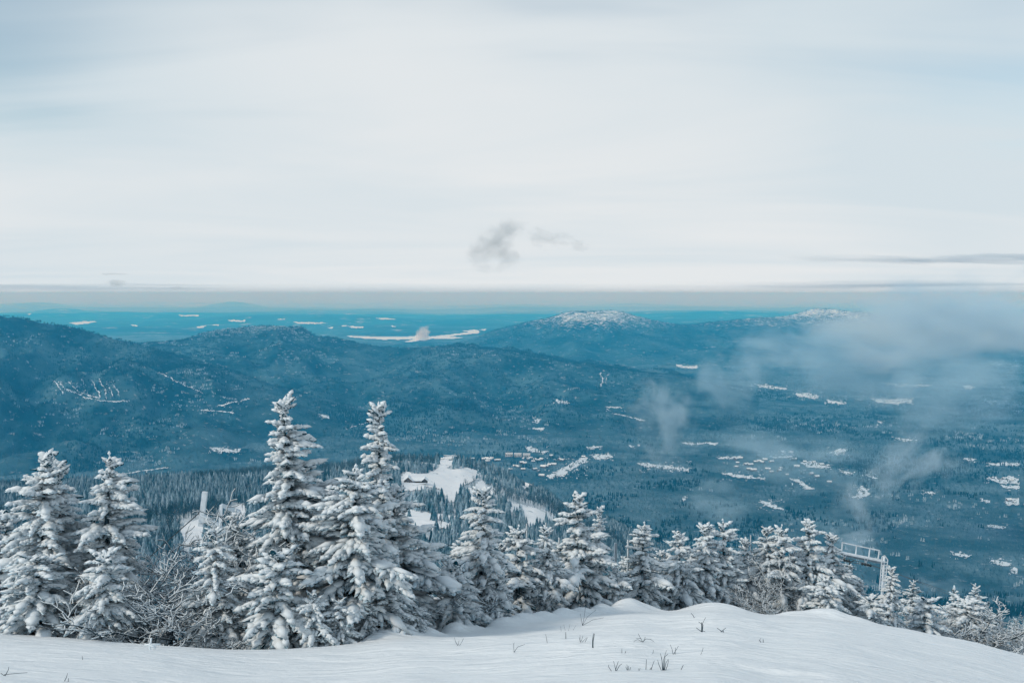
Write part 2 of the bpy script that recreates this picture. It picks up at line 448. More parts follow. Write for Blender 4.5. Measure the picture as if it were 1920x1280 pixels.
# forested mountainside below the rim: pixel rows by column and distance
_HU = np.array([-500, 0, 300, 600, 760, 860, 930, 1000, 1100, 1300, 1600, 1920, 2500.])
_HY = np.array([20, 45, 80, 130, 220, 350, 550, 800, 1050, 1300, 1700, 2300, 3000, 4000.])
_HV = np.array([
 # 20    45    80   130   220   350   550  800  1050  1300  1700  2300  3000  4000
 [1300, 1225, 1195, 1150, 1090, 1030, 980, 945, 925, 950, 1010, 1085, 1010, 950],   # -500
 [1300, 1225, 1195, 1150, 1090, 1030, 975, 930, 905, 930, 1000, 1085, 1010, 950],   # 0
 [1300, 1235, 1200, 1150, 1090, 1030, 975, 925, 893, 915,  990, 1085, 1010, 950],   # 300
 [1300, 1235, 1200, 1150, 1090, 1030, 970, 915, 872, 890,  980, 1085, 1010, 950],   # 600
 [1300, 1235, 1200, 1150, 1095, 1040, 985, 912, 856, 862,  960, 1085, 1010, 950],   # 760
 [1300, 1225, 1200, 1155, 1105, 1050, 990, 925, 870, 853,  950, 1085, 1010, 950],   # 860
 [1300, 1215, 1200, 1160, 1115, 1062, 1000, 938, 892, 872, 940, 1085, 1010, 950],   # 930
 [1300, 1205, 1200, 1170, 1130, 1080, 1015, 960, 925, 912, 950, 1085, 1010, 950],   # 1000
 [1300, 1200, 1200, 1185, 1160, 1120, 1060, 1015, 985, 970, 962, 1000, 1012, 950],  # 1100
 [1300, 1200, 1205, 1200, 1190, 1175, 1150, 1120, 1090, 1065, 1040, 1050, 1012, 950],  # 1300
 [1300, 1200, 1210, 1225, 1235, 1240, 1240, 1225, 1200, 1180, 1150, 1090, 1012, 950],  # 1600
 [1320, 1260, 1265, 1270, 1280, 1285, 1275, 1250, 1220, 1200, 1165, 1095, 1012, 950],  # 1920
 [1400, 1340, 1340, 1340, 1340, 1340, 1320, 1280, 1240, 1210, 1170, 1095, 1012, 950.]])

def _lut2(U, Y, V, u, ly):
    i = np.clip(np.searchsorted(U, u, side='right') - 1, 0, len(U) - 2)
    j = np.clip(np.searchsorted(Y, ly, side='right') - 1, 0, len(Y) - 2)
    fu = np.clip((u - U[i]) / (U[i + 1] - U[i]), 0, 1); fy = np.clip((ly - Y[j]) / (Y[j + 1] - Y[j]), 0, 1)
    fu = fu * fu * (3 - 2 * fu) * 0.6 + fu * 0.4
    return (V[i, j] * (1 - fu) * (1 - fy) + V[i + 1, j] * fu * (1 - fy) + V[i, j + 1] * (1 - fu) * fy + V[i + 1, j + 1] * fu * fy)

# resample the table finely and smooth it along distance
_LY = np.linspace(math.log(20), math.log(4000), 160)
_fine = np.array([np.interp(_LY, np.log(_HY), r) for r in _HV])
for _ in range(14):
    _p = np.pad(_fine, ((0, 0), (1, 1)), mode='edge'); _fine = 0.25 * _p[:, :-2] + 0.5 * _p[:, 1:-1] + 0.25 * _p[:, 2:]

def h_hill(x, y):
    x = np.asarray(x, float); y = np.maximum(np.asarray(y, float), 12.0)
    u = 960 + FPX * x / y
    v = _lut2(_HU, _LY, _fine, u, np.log(np.clip(y, 20, 4000)))
    z = -slope_of_row(v) * y
    d = np.hypot(x, y)
    z = z + 3.5 * fbm(x / 60, y / 60, 3, 21) * smooth(90, 300, d) + 0.5 * fbm(x / 9, y / 9, 2, 22) * smooth(40, 120, d)
    z = np.maximum(z, ZV - 40)
    return z - 60 * smooth(2300, 3000, d)

def ridge(crest, base_front, base_back, noise_amp, seed, p_front=1.6, scale=900.0, sharp=1.0):
    """a ridge from its crest line (column, row, distance)"""
    cu, cv, cy = zip(*crest)
    fv, fy = cub(cu, cv), cub(cu, cy)
    def h(x, y):
        x = np.asarray(x, float); y = np.maximum(np.asarray(y, float), 100.)
        u = 960 + FPX * x / y
        # gentle meander of the crest distance
        yc = fy(u) + 180 * fbm(u / 260., u * 0 + 3.3, 2, seed)
        zc = -slope_of_row(fv(u)) * yc
        b = np.where(y < yc, (y - base_front) / np.maximum(yc - base_front, 50), (yc + base_back - y) / base_back)
        b = np.clip(b, -0.4, 1)
        f = np.where(b > 0, b, 0)
        f = f ** p_front * (1 + (p_front - 1) * (1 - f)) if sharp else f * f * (3 - 2 * f)
        top = zc - ZV
        rg = fbm(x / scale, y / (scale * 1.5), 5, seed + 5)
        rg2 = 1 - np.abs(fbm(x / (scale * 0.55), y / (scale * 1.1), 4, seed + 9)) * 2
        n = noise_amp * top * (0.7 * rg + 0.5 * (rg2 - 0.5)) * np.clip(4 * f * (1.025 - f), 0, 1)
        return ZV - 25 + (top + 25) * f + n + np.where(b <= 0, 60 * b, 0)
    return h

h_spur = ridge([(-600, 470, 4900), (-200, 545, 5100), (0, 585, 5300), (100, 606, 5400), (200, 629, 5450), (270, 647, 5500), (350, 671, 5500), (450, 705, 5400), (560, 738, 5250), (700, 782, 5000), (850, 835, 4700), (1000, 880, 4400)],
               3300, 1500, 0.75, 31, 1.35, 750.)
h_ridge = ridge([(-600, 640, 7400), (100, 652, 7400), (200, 646, 7400), (270, 642, 7300), (340, 638, 7300), (400, 621, 7200), (470, 612, 7100), (520, 615, 7100), (580, 627, 7100), (640, 636, 7100), (700, 645, 7000), (800, 650, 6800), (880, 652, 6700), (950, 661, 6600), (1000, 670, 6600), (1100, 685, 6500), (1180, 695, 6400), (1280, 706, 6300), (1340, 722, 6200), (1450, 752, 6000), (1600, 775, 6000), (2400, 790, 6000)],
                4200, 1800, 0.85, 43, 1.45, 800.)
h_mount = ridge([(700, 690, 11200), (800, 668, 11200), (850, 652, 11300), (880, 641, 11400), (920, 622, 11500), (980, 606, 11600), (1040, 593, 11700), (1062, 586, 11700), (1110, 585, 11700), (1150, 582, 11700), (1190, 593, 11700), (1230, 603, 11600), (1290, 609, 11600), (1350, 602, 11700), (1400, 598, 11800), (1480, 591, 11900), (1535, 578, 12000), (1580, 582, 12000), (1650, 588, 12000), (1750, 600, 12000), (1900, 612, 12000), (2100, 606, 12000), (2500, 600, 12000)],
                8600, 3000, 0.5, 57, 1.5, 1200.)

def polar_sheet(name, hf, mat, u0, u1, nu, y0, y1, ny, logy=True, kind='structure'):
    us = np.linspace(u0, u1, nu)
    ys = np.exp(np.linspace(math.log(y0), math.log(y1), ny)) if logy else np.linspace(y0, y1, ny)
    U, Y = np.meshgrid(us, ys, indexing='ij')
    X = (U - 960) / FPX * Y
    Z = hf(X, Y)
    me = mesh_from(name, np.stack([X, Y, Z], -1).reshape(-1, 3), grid_faces(nu, ny)[:, ::-1])
    o = link(name, me, mat)
    return tag(o, kind=kind)

# foreground slope: one sheet from behind the camera to beyond the rim
def build_slope():
    xs = np.linspace(-32, 40, 480); ys = np.concatenate([np.linspace(-14, 9, 30)[:-1], np.linspace(9, 44, 300), np.linspace(44, 58, 40)[1:]])
    X, Y = np.meshgrid(xs, ys, indexing='ij')
    Z = h_slope(X, Y)
    me = mesh_from('snow_slope', np.stack([X, Y, Z], -1).reshape(-1, 3), grid_faces(len(xs), len(ys))[:, ::-1])
    return tag(link('snow_slope', me, M['slope']), kind='structure')
build_slope()
polar_sheet('upper_mountainside', h_hill, M['nearfloor'], -700, 2600, 240, 14, 1100, 200)
polar_sheet('lower_mountainside', lambda x, y: h_hill(x, y) - 0.02, M['floor'], -700, 2600, 240, 1090, 3000, 130)
polar_sheet('valley_floor', h_valley, M['floor'], -900, 2800, 330, 700, 15000, 240)
polar_sheet('far_plain', lambda x, y: h_valley(x, y) - 1.5, M['plain'], -1500, 3400, 300, 14000, 400000, 240)
polar_sheet('forested_spur', h_spur, M['ridge'], -600, 1000, 240, 3250, 7000, 150, False)
polar_sheet('forested_ridge', h_ridge, M['ridge'], -600, 2200, 340, 4150, 9200, 170, False)
polar_sheet('bald_mountain', h_mount, M['mount'], 690, 2500, 340, 8500, 15200, 170, False)

def far_range(name, rows, dist, depth, seed, amp, mat='plain'):
    cu = np.linspace(-1500, 3400, 120)
    base = np.interp(cu, [r[0] for r in rows], [r[1] for r in rows])
    cv = base + amp * fbm(cu / 160., cu * 0 + 1.7, 4, seed)
    h = ridge(list(zip(cu, cv, np.full(120, dist))), dist - depth, depth, 0.15, seed, 1.3, 2600.)
    polar_sheet(name, h, M[mat], -1500, 3400, 420, dist - depth, dist + depth * 0.6, 60, False)
far_range('far_hills', [(-1500, 600), (0, 598), (150, 596), (300, 600), (420, 594), (560, 600), (700, 604), (820, 600), (1000, 606), (1300, 600), (3400, 600)], 24000, 3500, 71, 11)
far_range('farther_hills', [(-1500, 585), (0, 588), (120, 580), (260, 590), (400, 586), (560, 584), (640, 588), (760, 592), (900, 588), (1000, 586), (1250, 588), (3400, 588)], 31000, 5000, 72, 8, 'farmount')
far_range('distant_mountains', [(-1500, 575), (0, 570), (60, 566), (120, 567), (170, 578), (280, 580), (360, 578), (430, 565), (480, 570), (540, 579), (600, 574), (660, 581), (760, 580), (860, 576), (1000, 578), (1200, 576), (3400, 576)], 40000, 6000, 73, 4, 'farmount')

# ------------------------------------------------------------------ haze: one closed box of even, bluish air
def build_haze():
    mt = bpy.data.materials.new('blue_haze'); mt.use_nodes = True
    nt = mt.node_tree; nt.nodes.clear()
    out = nt.nodes.new('ShaderNodeOutputMaterial'); pv = nt.nodes.new('ShaderNodeVolumePrincipled')
    pv.inputs['Color'].default_value = (0.05, 0.52, 1.0, 1)
    pv.inputs['Absorption Color'].default_value = (1, 1, 1, 1)
    pv.inputs['Density'].default_value = HAZE_DENSITY
    pv.inputs['Anisotropy'].default_value = 0.0
    nt.links.new(pv.outputs[0], out.inputs['Volume'])
    mb = MB(); mb.box((0, 205000, (-800 + 3) / 2), (700000, 420000, 803))
    o = mb.build('haze', mt)
    return tag(o, 'pale blue winter haze filling the valley air', None, None, 'stuff')
HAZE_DENSITY = 7.6e-5
build_haze()
# ------------------------------------------------------------------ what the terrain looks like from here: visibility of the ground
def h_all(x, y):
    x = np.asarray(x, float); y = np.asarray(y, float)
    z = h_valley(x, y)
    d = np.hypot(x, y)
    z = np.where(d < 3600, np.maximum(z, h_hill(x, y)), z)
    u = 960 + FPX * x / np.maximum(y, 1)
    z = np.where((y > 3250) & (y < 7000) & (u < 1000), np.maximum(z, h_spur(x, y)), z)
    z = np.where((y > 4150) & (y < 9200), np.maximum(z, h_ridge(x, y)), z)
    z = np.where((y > 8500) & (y < 15200) & (u > 690), np.maximum(z, h_mount(x, y)), z)
    z = np.where(y < 60, np.maximum(z, h_slope(x, y)), z)
    return z

_VU = np.linspace(-160, 2080, 450)
_VY = np.exp(np.linspace(math.log(20), math.log(30000), 620))
_UU, _YY = np.meshgrid(_VU, _VY, indexing='ij')
_ZZ = h_all((_UU - 960) / FPX * _YY, _YY)
_EL = _ZZ / _YY
_RUN = np.maximum.accumulate(_EL, axis=1)

def unproject(u, v):
    """ground point seen at pixel (u, v); arrays"""
    u = np.atleast_1d(np.asarray(u, float)); v = np.atleast_1d(np.asarray(v, float))
    t = -slope_of_row(v)
    i = np.clip(np.round((u - _VU[0]) / (_VU[1] - _VU[0])).astype(int), 0, len(_VU) - 1)
    j = np.array([np.searchsorted(_RUN[a], b) for a, b in zip(i, t)])
    j = np.clip(j, 1, len(_VY) - 1)
    a0, a1 = _RUN[i, j - 1], _RUN[i, j]
    f = np.clip((t - a0) / np.maximum(a1 - a0, 1e-9), 0, 1)
    y = _VY[j - 1] + f * (_VY[j] - _VY[j - 1])
    return (u - 960) / FPX * y, y

def visible(x, y, z, top):
    u = 960 + FPX * x / y
    i = np.clip(np.round((u - _VU[0]) / (_VU[1] - _VU[0])).astype(int), 0, len(_VU) - 1)
    j = np.clip(np.searchsorted(_VY, y) - 2, 0, len(_VY) - 1)
    return (z + top) / y > _RUN[i, j] - 0.0005

# ------------------------------------------------------------------ clearings, runs, fields, lakes (outlines traced, then draped on the land)
MASK = np.zeros((1280, 1920), np.float32)         # 1 = no trees, between 0 and 1 = thinned
_gv, _gu = np.mgrid[0:1280, 0:1920]
def poly_mask(poly, rough=1.0):
    p = np.array(poly, float)
    u0, v0 = np.floor(p.min(0)).astype(int) - 2; u1, v1 = np.ceil(p.max(0)).astype(int) + 3
    u0, v0 = max(u0, 0), max(v0, 0); u1, v1 = min(u1, 1920), min(v1, 1280)
    S = 3                                           # supersample
    vv, uu = np.mgrid[v0 * S:v1 * S, u0 * S:u1 * S] / S
    wu = uu + rough * 4.0 * fbm(uu / 9., vv / 4., 4, 91); wv = vv + rough * 2.2 * fbm(uu / 8., vv / 5., 4, 92)
    ins = np.zeros(uu.shape, bool)
    k = len(p)
    for a in range(k):
        x0, y0 = p[a]; x1, y1 = p[(a + 1) % k]
        if y0 == y1: continue
        c = ((wv < y0) != (wv < y1)) & (wu < (x1 - x0) * (wv - y0) / (y1 - y0) + x0)
        ins ^= c
    ins = ins.reshape(v1 - v0, S, u1 - u0, S).mean((1, 3))
    return (u0, v0, u1, v1), ins

def stroke(pts, w):                                 # a band along a polyline, as a polygon
    p = np.array(pts, float)
    d = np.gradient(p, axis=0); n = np.stack([-d[:, 1], d[:, 0]], 1); n /= np.linalg.norm(n, axis=1)[:, None] + 1e-9
    w = np.broadcast_to(np.asarray(w, float), (len(p),))[:, None]
    return np.concatenate([p + n * w / 2, (p - n * w / 2)[::-1]])

def clear(poly, val=1.0, rough=1.0):
    (u0, v0, u1, v1), m = poly_mask(poly, rough)
    MASK[v0:v1, u0:u1] = np.maximum(MASK[v0:v1, u0:u1], m * val)

def drape(name, poly, off, brk=0.0, mat=None, rough=1.0):
    """a sheet of snow laid on the land inside a traced outline"""
    (u0, v0, u1, v1), m = poly_mask(poly, rough)
    yc = float(np.median(unproject(*np.array(poly, float).T)[1]))
    down = int(min(6.0 * FPX / yc, 40)) if yc < 1500 else 0        # the ground behind the trees in front is open too
    if down:
        big = np.zeros((m.shape[0] + down, m.shape[1]), m.dtype)
        for k in range(down + 1): big[k:k + m.shape[0]] = np.maximum(big[k:k + m.shape[0]], m)
        m = big; v1 += down
    su = max((u1 - u0) / 110., 0.7); sv = max((v1 - v0) / 70., 0.5)
    us = np.arange(u0, u1, su); vs = np.arange(v0, v1, sv)
    U, V = np.meshgrid(us, vs, indexing='ij')
    X, Y = unproject(U.ravel(), V.ravel())
    Z = h_all(X, Y) + off
    f = grid_faces(len(us), len(vs))
    cu = U.ravel()[f].mean(1); cv = V.ravel()[f].mean(1)
    mu = m[np.clip((cv - v0).astype(int), 0, m.shape[0] - 1), np.clip((cu - u0).astype(int), 0, m.shape[1] - 1)]
    yy = Y[f]
    keep = (mu > 0.56 + brk * fbm(cu / 4., cv / 2., 3, 95)) & (yy.max(1) / yy.min(1) < 1.25)
    f = f[keep]
    if not len(f): return None
    used = np.unique(f); remap = np.zeros(len(X), int); remap[used] = np.arange(len(used))
    me = mesh_from(name, np.stack([X, Y, Z], 1)[used], remap[f][:, ::-1])
    o = link(name, me, mat or M['field'])
    return tag(o, kind='structure')

RUNS = [  # ski runs on the mountainside
 [(748, 893), (760, 885), (795, 889), (818, 881), (824, 872), (823, 860), (833, 855), (852, 853), (848, 861), (836, 866), (833, 876), (845, 880), (880, 878), (905, 882), (897, 887), (880, 894), (870, 899), (862, 906), (856, 918), (852, 930), (842, 931), (832, 919), (826, 908), (800, 901), (790, 909), (755, 910)],
 [(905, 900), (912, 910), (925, 914), (925, 919), (905, 917), (885, 921), (862, 924), (870, 919), (890, 913), (893, 905)],
 [(985, 903), (999, 908), (990, 912), (984, 917), (968, 920), (975, 914), (986, 910)],
 [(720, 931), (740, 938), (762, 944), (766, 955), (790, 961), (830, 965), (872, 971), (880, 976), (850, 975), (822, 974), (792, 981), (770, 970), (755, 960), (730, 945)],
 [(334, 990), (345, 980), (372, 972), (384, 976), (380, 998), (345, 1001)],
 [(418, 962), (430, 950), (450, 943), (466, 946), (458, 956), (440, 962)],
 [(592, 915), (612, 908), (634, 922), (630, 936), (600, 936)],
 [(956, 942), (985, 947), (1015, 955), (1048, 968), (1042, 973), (1010, 964), (985, 957), (960, 949)],
 [(985, 960), (1005, 958), (1015, 968), (990, 975)],
]
FIELDS = [  # valley openings
 [(1024, 894), (1040, 884), (1070, 871), (1095, 855), (1102, 858), (1098, 868), (1072, 881), (1056, 893), (1030, 898)],
 [(985, 838), (1005, 841), (1030, 848), (1022, 850), (1000, 848), (985, 842)],
 [(1108, 853), (1140, 851), (1152, 858), (1120, 862)],
 [(1100, 838), (1130, 836), (1128, 839), (1102, 841)],
 [(1180, 836), (1200, 832), (1203, 835), (1185, 839)],
 [(1198, 867), (1250, 873), (1297, 880), (1290, 884), (1240, 879), (1200, 872)],
 [(1410, 721), (1440, 723), (1478, 728), (1474, 731), (1440, 728)],
 [(1494, 737), (1520, 736), (1542, 744), (1522, 748), (1500, 744)],
 [(1550, 749), (1562, 751), (1588, 754), (1582, 758), (1555, 756)],
 [(1634, 748), (1711, 748), (1714, 754), (1680, 758), (1648, 755)],
 [(1653, 718.5), (1700, 719.5), (1752, 722), (1748, 725), (1690, 724)],
 [(1800, 722), (1832, 726), (1815, 729)],
 [(1268, 684), (1312, 686), (1309, 691), (1275, 689)],
 [(1650, 790), (1664, 793), (1655, 796)],
 [(1678, 821), (1720, 823), (1727, 826), (1690, 826)],
 [(1556, 849), (1570, 846), (1576, 841), (1593, 842), (1588, 848), (1570, 852)],
 [(1428, 938), (1450, 943), (1474, 956), (1456, 955), (1438, 948)],
 [(1478, 897), (1500, 900), (1532, 918), (1520, 919), (1497, 906)],
 [(1596, 934), (1614, 928), (1612, 913), (1622, 912), (1638, 928), (1618, 934)],
 [(1616, 887), (1640, 892), (1655, 899), (1640, 897)],
 [(1572, 880), (1590, 884), (1607, 890), (1590, 889)],
 [(1504, 868), (1518, 864), (1540, 869), (1562, 876), (1552, 880), (1520, 877)],
 [(1445, 855), (1470, 856), (1494, 853), (1490, 857), (1460, 860)],
 [(1465, 845), (1492, 846), (1490, 850), (1468, 849)],
 [(1345, 858), (1392, 856), (1390, 860), (1350, 862)],
 [(1355, 886), (1400, 892), (1440, 897), (1438, 900), (1395, 896), (1358, 890)],
 [(1280, 830), (1348, 830), (1346, 833), (1284, 833)],
 [(1855, 897), (1872, 893), (1882, 897), (1900, 893), (1922, 900), (1922, 908), (1885, 907), (1868, 901)],
 [(1884, 910), (1922, 912), (1922, 918), (1890, 915)],
 [(1892, 935), (1922, 935), (1922, 946), (1895, 947)],
 [(1846, 937), (1865, 938), (1864, 942), (1848, 941)],
 [(1812, 859), (1835, 861), (1832, 866), (1814, 864)],
 [(1850, 867), (1868, 869), (1922, 867), (1922, 873), (1870, 873)],
 [(1793, 1034), (1830, 1042), (1827, 1047), (1797, 1041)],
 [(1868, 1049), (1907, 1057), (1902, 1063), (1872, 1056)],
 [(1905, 1064), (1922, 1067), (1922, 1079), (1907, 1072)],
 [(1860, 985), (1896, 988), (1890, 991), (1864, 989)],
 [(1734, 920), (1752, 922), (1765, 927), (1750, 927)],
 [(598, 778), (614, 779), (616, 784), (602, 784)],
 [(1040, 750), (1062, 751), (1066, 757), (1045, 757)],
 [(388, 838), (410, 840), (448, 846), (440, 849), (410, 849), (395, 845)],
 [(1000, 802), (1022, 803), (1018, 806), (1000, 805)],
 [(1000, 783), (1012, 786), (1010, 794), (1003, 792)],
 [(1185, 992), (1200, 990), (1205, 998), (1192, 1000)],
 [(1280, 933), (1288, 930), (1290, 938), (1282, 940)],
]
STROKES = [  # narrow trails and gullies on the spur and ridge
 ([(108, 718), (122, 734), (150, 744), (172, 750)], 3.0), ([(126, 716), (142, 734), (182, 748)], 2.6),
 ([(150, 712), (156, 728), (160, 738)], 2.4), ([(168, 710), (176, 728), (184, 745)], 2.8), ([(182, 708), (192, 728), (196, 748)], 2.8),
 ([(196, 714), (204, 732), (210, 746)], 2.2), ([(208, 716), (218, 734), (222, 744)], 2.2), ([(176, 751), (205, 754), (240, 752)], 3.0),
 ([(95, 715), (110, 728), (130, 740)], 2.2),
 ([(296, 700), (330, 716), (352, 726), (378, 738)], 3.0), ([(400, 762), (436, 756), (464, 748)], 3.2), ([(374, 768), (400, 771), (436, 775)], 3.0),
 ([(1135, 762), (1150, 764), (1170, 765)], 3.0), ([(1138, 766), (1150, 776), (1180, 782), (1212, 790)], 2.4),
 ([(225, 890), (262, 884), (312, 877)], 3.0), ([(645, 805), (672, 797), (690, 792)], 2.6),
 ([(1124, 698), (1130, 712), (1127, 724)], 2.4), ([(1140, 700), (1136, 716)], 2.2),
]
THIN = [  # woods opened by clearings, frost or logging: trees thinned out
 ([(80, 710), (250, 705), (255, 752), (180, 758), (110, 742)], 0.7), ([(270, 700), (400, 712), (460, 745), (360, 760), (270, 740)], 0.5),
 ([(940, 690), (1000, 695), (985, 725), (955, 720)], 0.5), ([(560, 685), (585, 686), (580, 698), (562, 696)], 0.5),
 ([(1100, 700), (1160, 700), (1200, 755), (1080, 755)], 0.4), ([(1460, 768), (1600, 778), (1580, 795), (1470, 785)], 0.5),
 ([(1790, 780), (1920, 785), (1920, 815), (1800, 800)], 0.5), ([(750, 840), (985, 835), (985, 858), (880, 868), (760, 858)], 0.3),
 ([(880, 850), (1060, 855), (1050, 895), (900, 880)], 0.35), ([(1330, 855), (1600, 855), (1600, 905), (1340, 895)], 0.35),
 ([(690, 990), (900, 970), (900, 1060), (690, 1060)], 0.25), ([(1090, 860), (1180, 850), (1190, 870), (1110, 872)], 0.5),
 ([(300, 800), (520, 790), (520, 860), (330, 850)], 0.25), ([(1310, 930), (1440, 935), (1460, 960), (1320, 965)], 0.3),
 ([(900, 895), (1000, 900), (1010, 925), (900, 925)], 0.45),
]
for p in RUNS:
    clear(p); drape('ski_run', p, 0.45, 0.2, M['run'])
for p in FIELDS:
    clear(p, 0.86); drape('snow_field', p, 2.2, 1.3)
_js = np.random.RandomState(77)
for p, w in STROKES:
    p = np.array(p, float); t = np.linspace(0, len(p) - 1, 4 * len(p))
    p = np.stack([np.interp(t, np.arange(len(p)), p[:, k]) for k in (0, 1)], 1) + _js.randn(len(t), 2) * (1.1, 0.7)
    w = w * (0.55 + 0.9 * _js.rand(len(t)))
    clear(stroke(p, w), 0.7, 0.4); drape('snow_trail', stroke(p, w * 0.5), 3.5, 0.9, rough=0.3)
for p, a in THIN: clear(p, a)

LAKES = [
 [(648, 631), (700, 632.5), (760, 633), (782, 631), (806, 632.5), (850, 627.5), (880, 624), (862, 622), (890, 619), (902, 623), (896, 626.5), (865, 629.5), (840, 632), (870, 634.5), (845, 637), (812, 636.5), (790, 640), (770, 643), (756, 643), (775, 637.5), (720, 638.5), (680, 636), (655, 633.5)],
 [(98, 596.5), (122, 597.5), (150, 602), (184, 604), (168, 607), (142, 610), (124, 604)],
]
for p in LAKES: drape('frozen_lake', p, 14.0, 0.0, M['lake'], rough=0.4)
FAR = [[(652, 612.5), (684, 613), (680, 616.5), (658, 615.5)], [(548, 604), (585, 604.5), (615, 606.5), (590, 608.5), (560, 607.5)], [(640, 610), (652, 611), (650, 613), (640, 612.5)],
       [(425, 600), (462, 601), (458, 604.5), (430, 603)], [(243, 608.5), (256, 611), (258, 613.5), (248, 612)], [(368, 612.5), (386, 611), (380, 615), (370, 615.5)],
       [(398, 609), (412, 609.5), (410, 611.5), (400, 611)], [(733, 611), (742, 611.5), (740, 613.5), (734, 613)], [(700, 596), (730, 597), (742, 600), (715, 599)],
       [(520, 598.5), (534, 598), (532, 600), (522, 600)], [(330, 591), (375, 591.5), (372, 594), (338, 593.5)], [(898, 618.5), (912, 618), (908, 620.5)],
       [(612, 614.5), (625, 614), (622, 617)], [(45, 589), (60, 588.5), (56, 591.5)], [(796, 581.5), (815, 580.5), (822, 582), (806, 584.5)], [(1700, 640), (1712, 638), (1716, 644), (1704, 645)]]
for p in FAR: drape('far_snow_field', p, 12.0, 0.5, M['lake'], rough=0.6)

# ------------------------------------------------------------------ forests: real trees, set out over the land
def cone_tree(rs, h=9.0, r=1.7, tiers=3, n=6):
    """a spruce: jagged stacked skirts round a stem"""
    v = []; f = []
    for t in range(tiers):
        z0 = h * (0.06 + 0.86 * t / tiers); z1 = min(h, z0 + h * (0.62 - 0.1 * t)) if t < tiers - 1 else h
        rr = r * (1 - t / tiers) ** 0.85 + 0.12
        b = len(v); off = rs.rand() * 6
        for k in range(n * 2):
            a = math.pi * (k + off) / n
            q = rr * (1.0 if k % 2 else 0.62) * (0.8 + 0.4 * rs.rand())
            v.append((q * math.cos(a), q * math.sin(a), z0 + (0 if k % 2 else 0.07 * h) + 0.04 * h * rs.randn() * 0.4))
        v.append((0.1 * rs.randn(), 0.1 * rs.randn(), z1))
        for k in range(n * 2): f.append((b + k, b + (k + 1) % (n * 2), b + n * 2))
    return np.array(v), np.array(f)

def bare_tree(rs, h=9.0, n=9):
    """a leafless hardwood: splayed upright limbs"""
    v = []; f = []
    def spike(a, b, w):
        i = len(v); d = np.array(b) - np.array(a)
        ang = rs.rand() * 3.1
        s1 = np.array((math.cos(ang), math.sin(ang), 0)) * w; s2 = np.array((math.cos(ang + 2.1), math.sin(ang + 2.1), 0)) * w; s3 = -(s1 + s2)
        v.extend([a + s1, a + s2, a + s3, b]); f.extend([(i, i + 1, i + 3), (i + 1, i + 2, i + 3), (i + 2, i, i + 3)])
    spike(np.array((0, 0, 0.)), np.array((0, 0, h * 0.9)), 0.16)
    for k in range(n):
        a = 2 * math.pi * k / n + rs.rand(); z0 = h * (0.25 + 0.4 * rs.rand()); L = h * (0.3 + 0.2 * rs.rand())
        p = np.array((0, 0, z0)); q = p + np.array((math.cos(a) * L * 0.5, math.sin(a) * L * 0.5, L * 0.95))
        spike(p, q, 0.13)
        for _ in range(2):
            m = p + (q - p) * (0.3 + 0.4 * rs.rand()); a2 = a + rs.randn() * 0.9
            spike(m, m + np.array((math.cos(a2) * L * 0.4, math.sin(a2) * L * 0.4, L * 0.5)), 0.10)
    return np.array(v), np.array(f)

def clump(rs, maker, count, rad, **kw):
    V = []; F = []; b = 0
    for i in range(count):
        v, f = maker(rs, **kw)
        s = 0.75 + 0.5 * rs.rand(); a = 2 * math.pi * rs.rand(); q = rad * math.sqrt(rs.rand())
        V.append(v * np.array((s, s, s * (0.85 + 0.3 * rs.rand()))) + np.array((q * math.cos(a), q * math.sin(a), 0))); F.append(f + b); b += len(v)
    return np.concatenate(V), np.concatenate(F)

def scatter_nodes():
    ng = bpy.data.node_groups.new('set_out_trees', 'GeometryNodeTree')
    ng.interface.new_socket('Geometry', in_out='INPUT', socket_type='NodeSocketGeometry')
    ng.interface.new_socket('Tree', in_out='INPUT', socket_type='NodeSocketObject')
    ng.interface.new_socket('Geometry', in_out='OUTPUT', socket_type='NodeSocketGeometry')
    N, L = ng.nodes.new, ng.links.new
    gi, go = N('NodeGroupInput'), N('NodeGroupOutput')
    oi = N('GeometryNodeObjectInfo'); oi.transform_space = 'ORIGINAL'
    L(gi.outputs['Tree'], oi.inputs['Object'])
    iop = N('GeometryNodeInstanceOnPoints')
    L(gi.outputs['Geometry'], iop.inputs['Points']); L(oi.outputs['Geometry'], iop.inputs['Instance'])
    def attr(name, t):
        n = N('GeometryNodeInputNamedAttribute'); n.data_type = t; n.inputs['Name'].default_value = name
        return n.outputs['Attribute']
    cx = N('ShaderNodeCombineXYZ'); L(attr('turn', 'FLOAT'), cx.inputs['Z'])
    e2r = N('FunctionNodeEulerToRotation'); L(cx.outputs[0], e2r.inputs[0])
    L(e2r.outputs[0], iop.inputs['Rotation'])
    L(attr('size', 'FLOAT_VECTOR'), iop.inputs['Scale'])
    L(iop.outputs[0], go.inputs['Geometry'])
    return ng
SCATTER = scatter_nodes()
SCATTER_ID = [s.identifier for s in SCATTER.interface.items_tree if s.name == 'Tree'][0]

def forest(name, pts, sizes, turns, proto, label, group=None):
    me = bpy.data.meshes.new(name)
    me.vertices.add(len(pts)); me.vertices.foreach_set('co', np.ascontiguousarray(pts, np.float32).ravel())
    a = me.attributes.new('size', 'FLOAT_VECTOR', 'POINT'); a.data.foreach_set('vector', np.ascontiguousarray(sizes, np.float32).ravel())
    a = me.attributes.new('turn', 'FLOAT', 'POINT'); a.data.foreach_set('value', np.ascontiguousarray(turns, np.float32))
    o = link(name, me)
    md = o.modifiers.new('trees', 'NODES'); md.node_group = SCATTER; md[SCATTER_ID] = proto
    return tag(o, label, None, None, 'stuff')

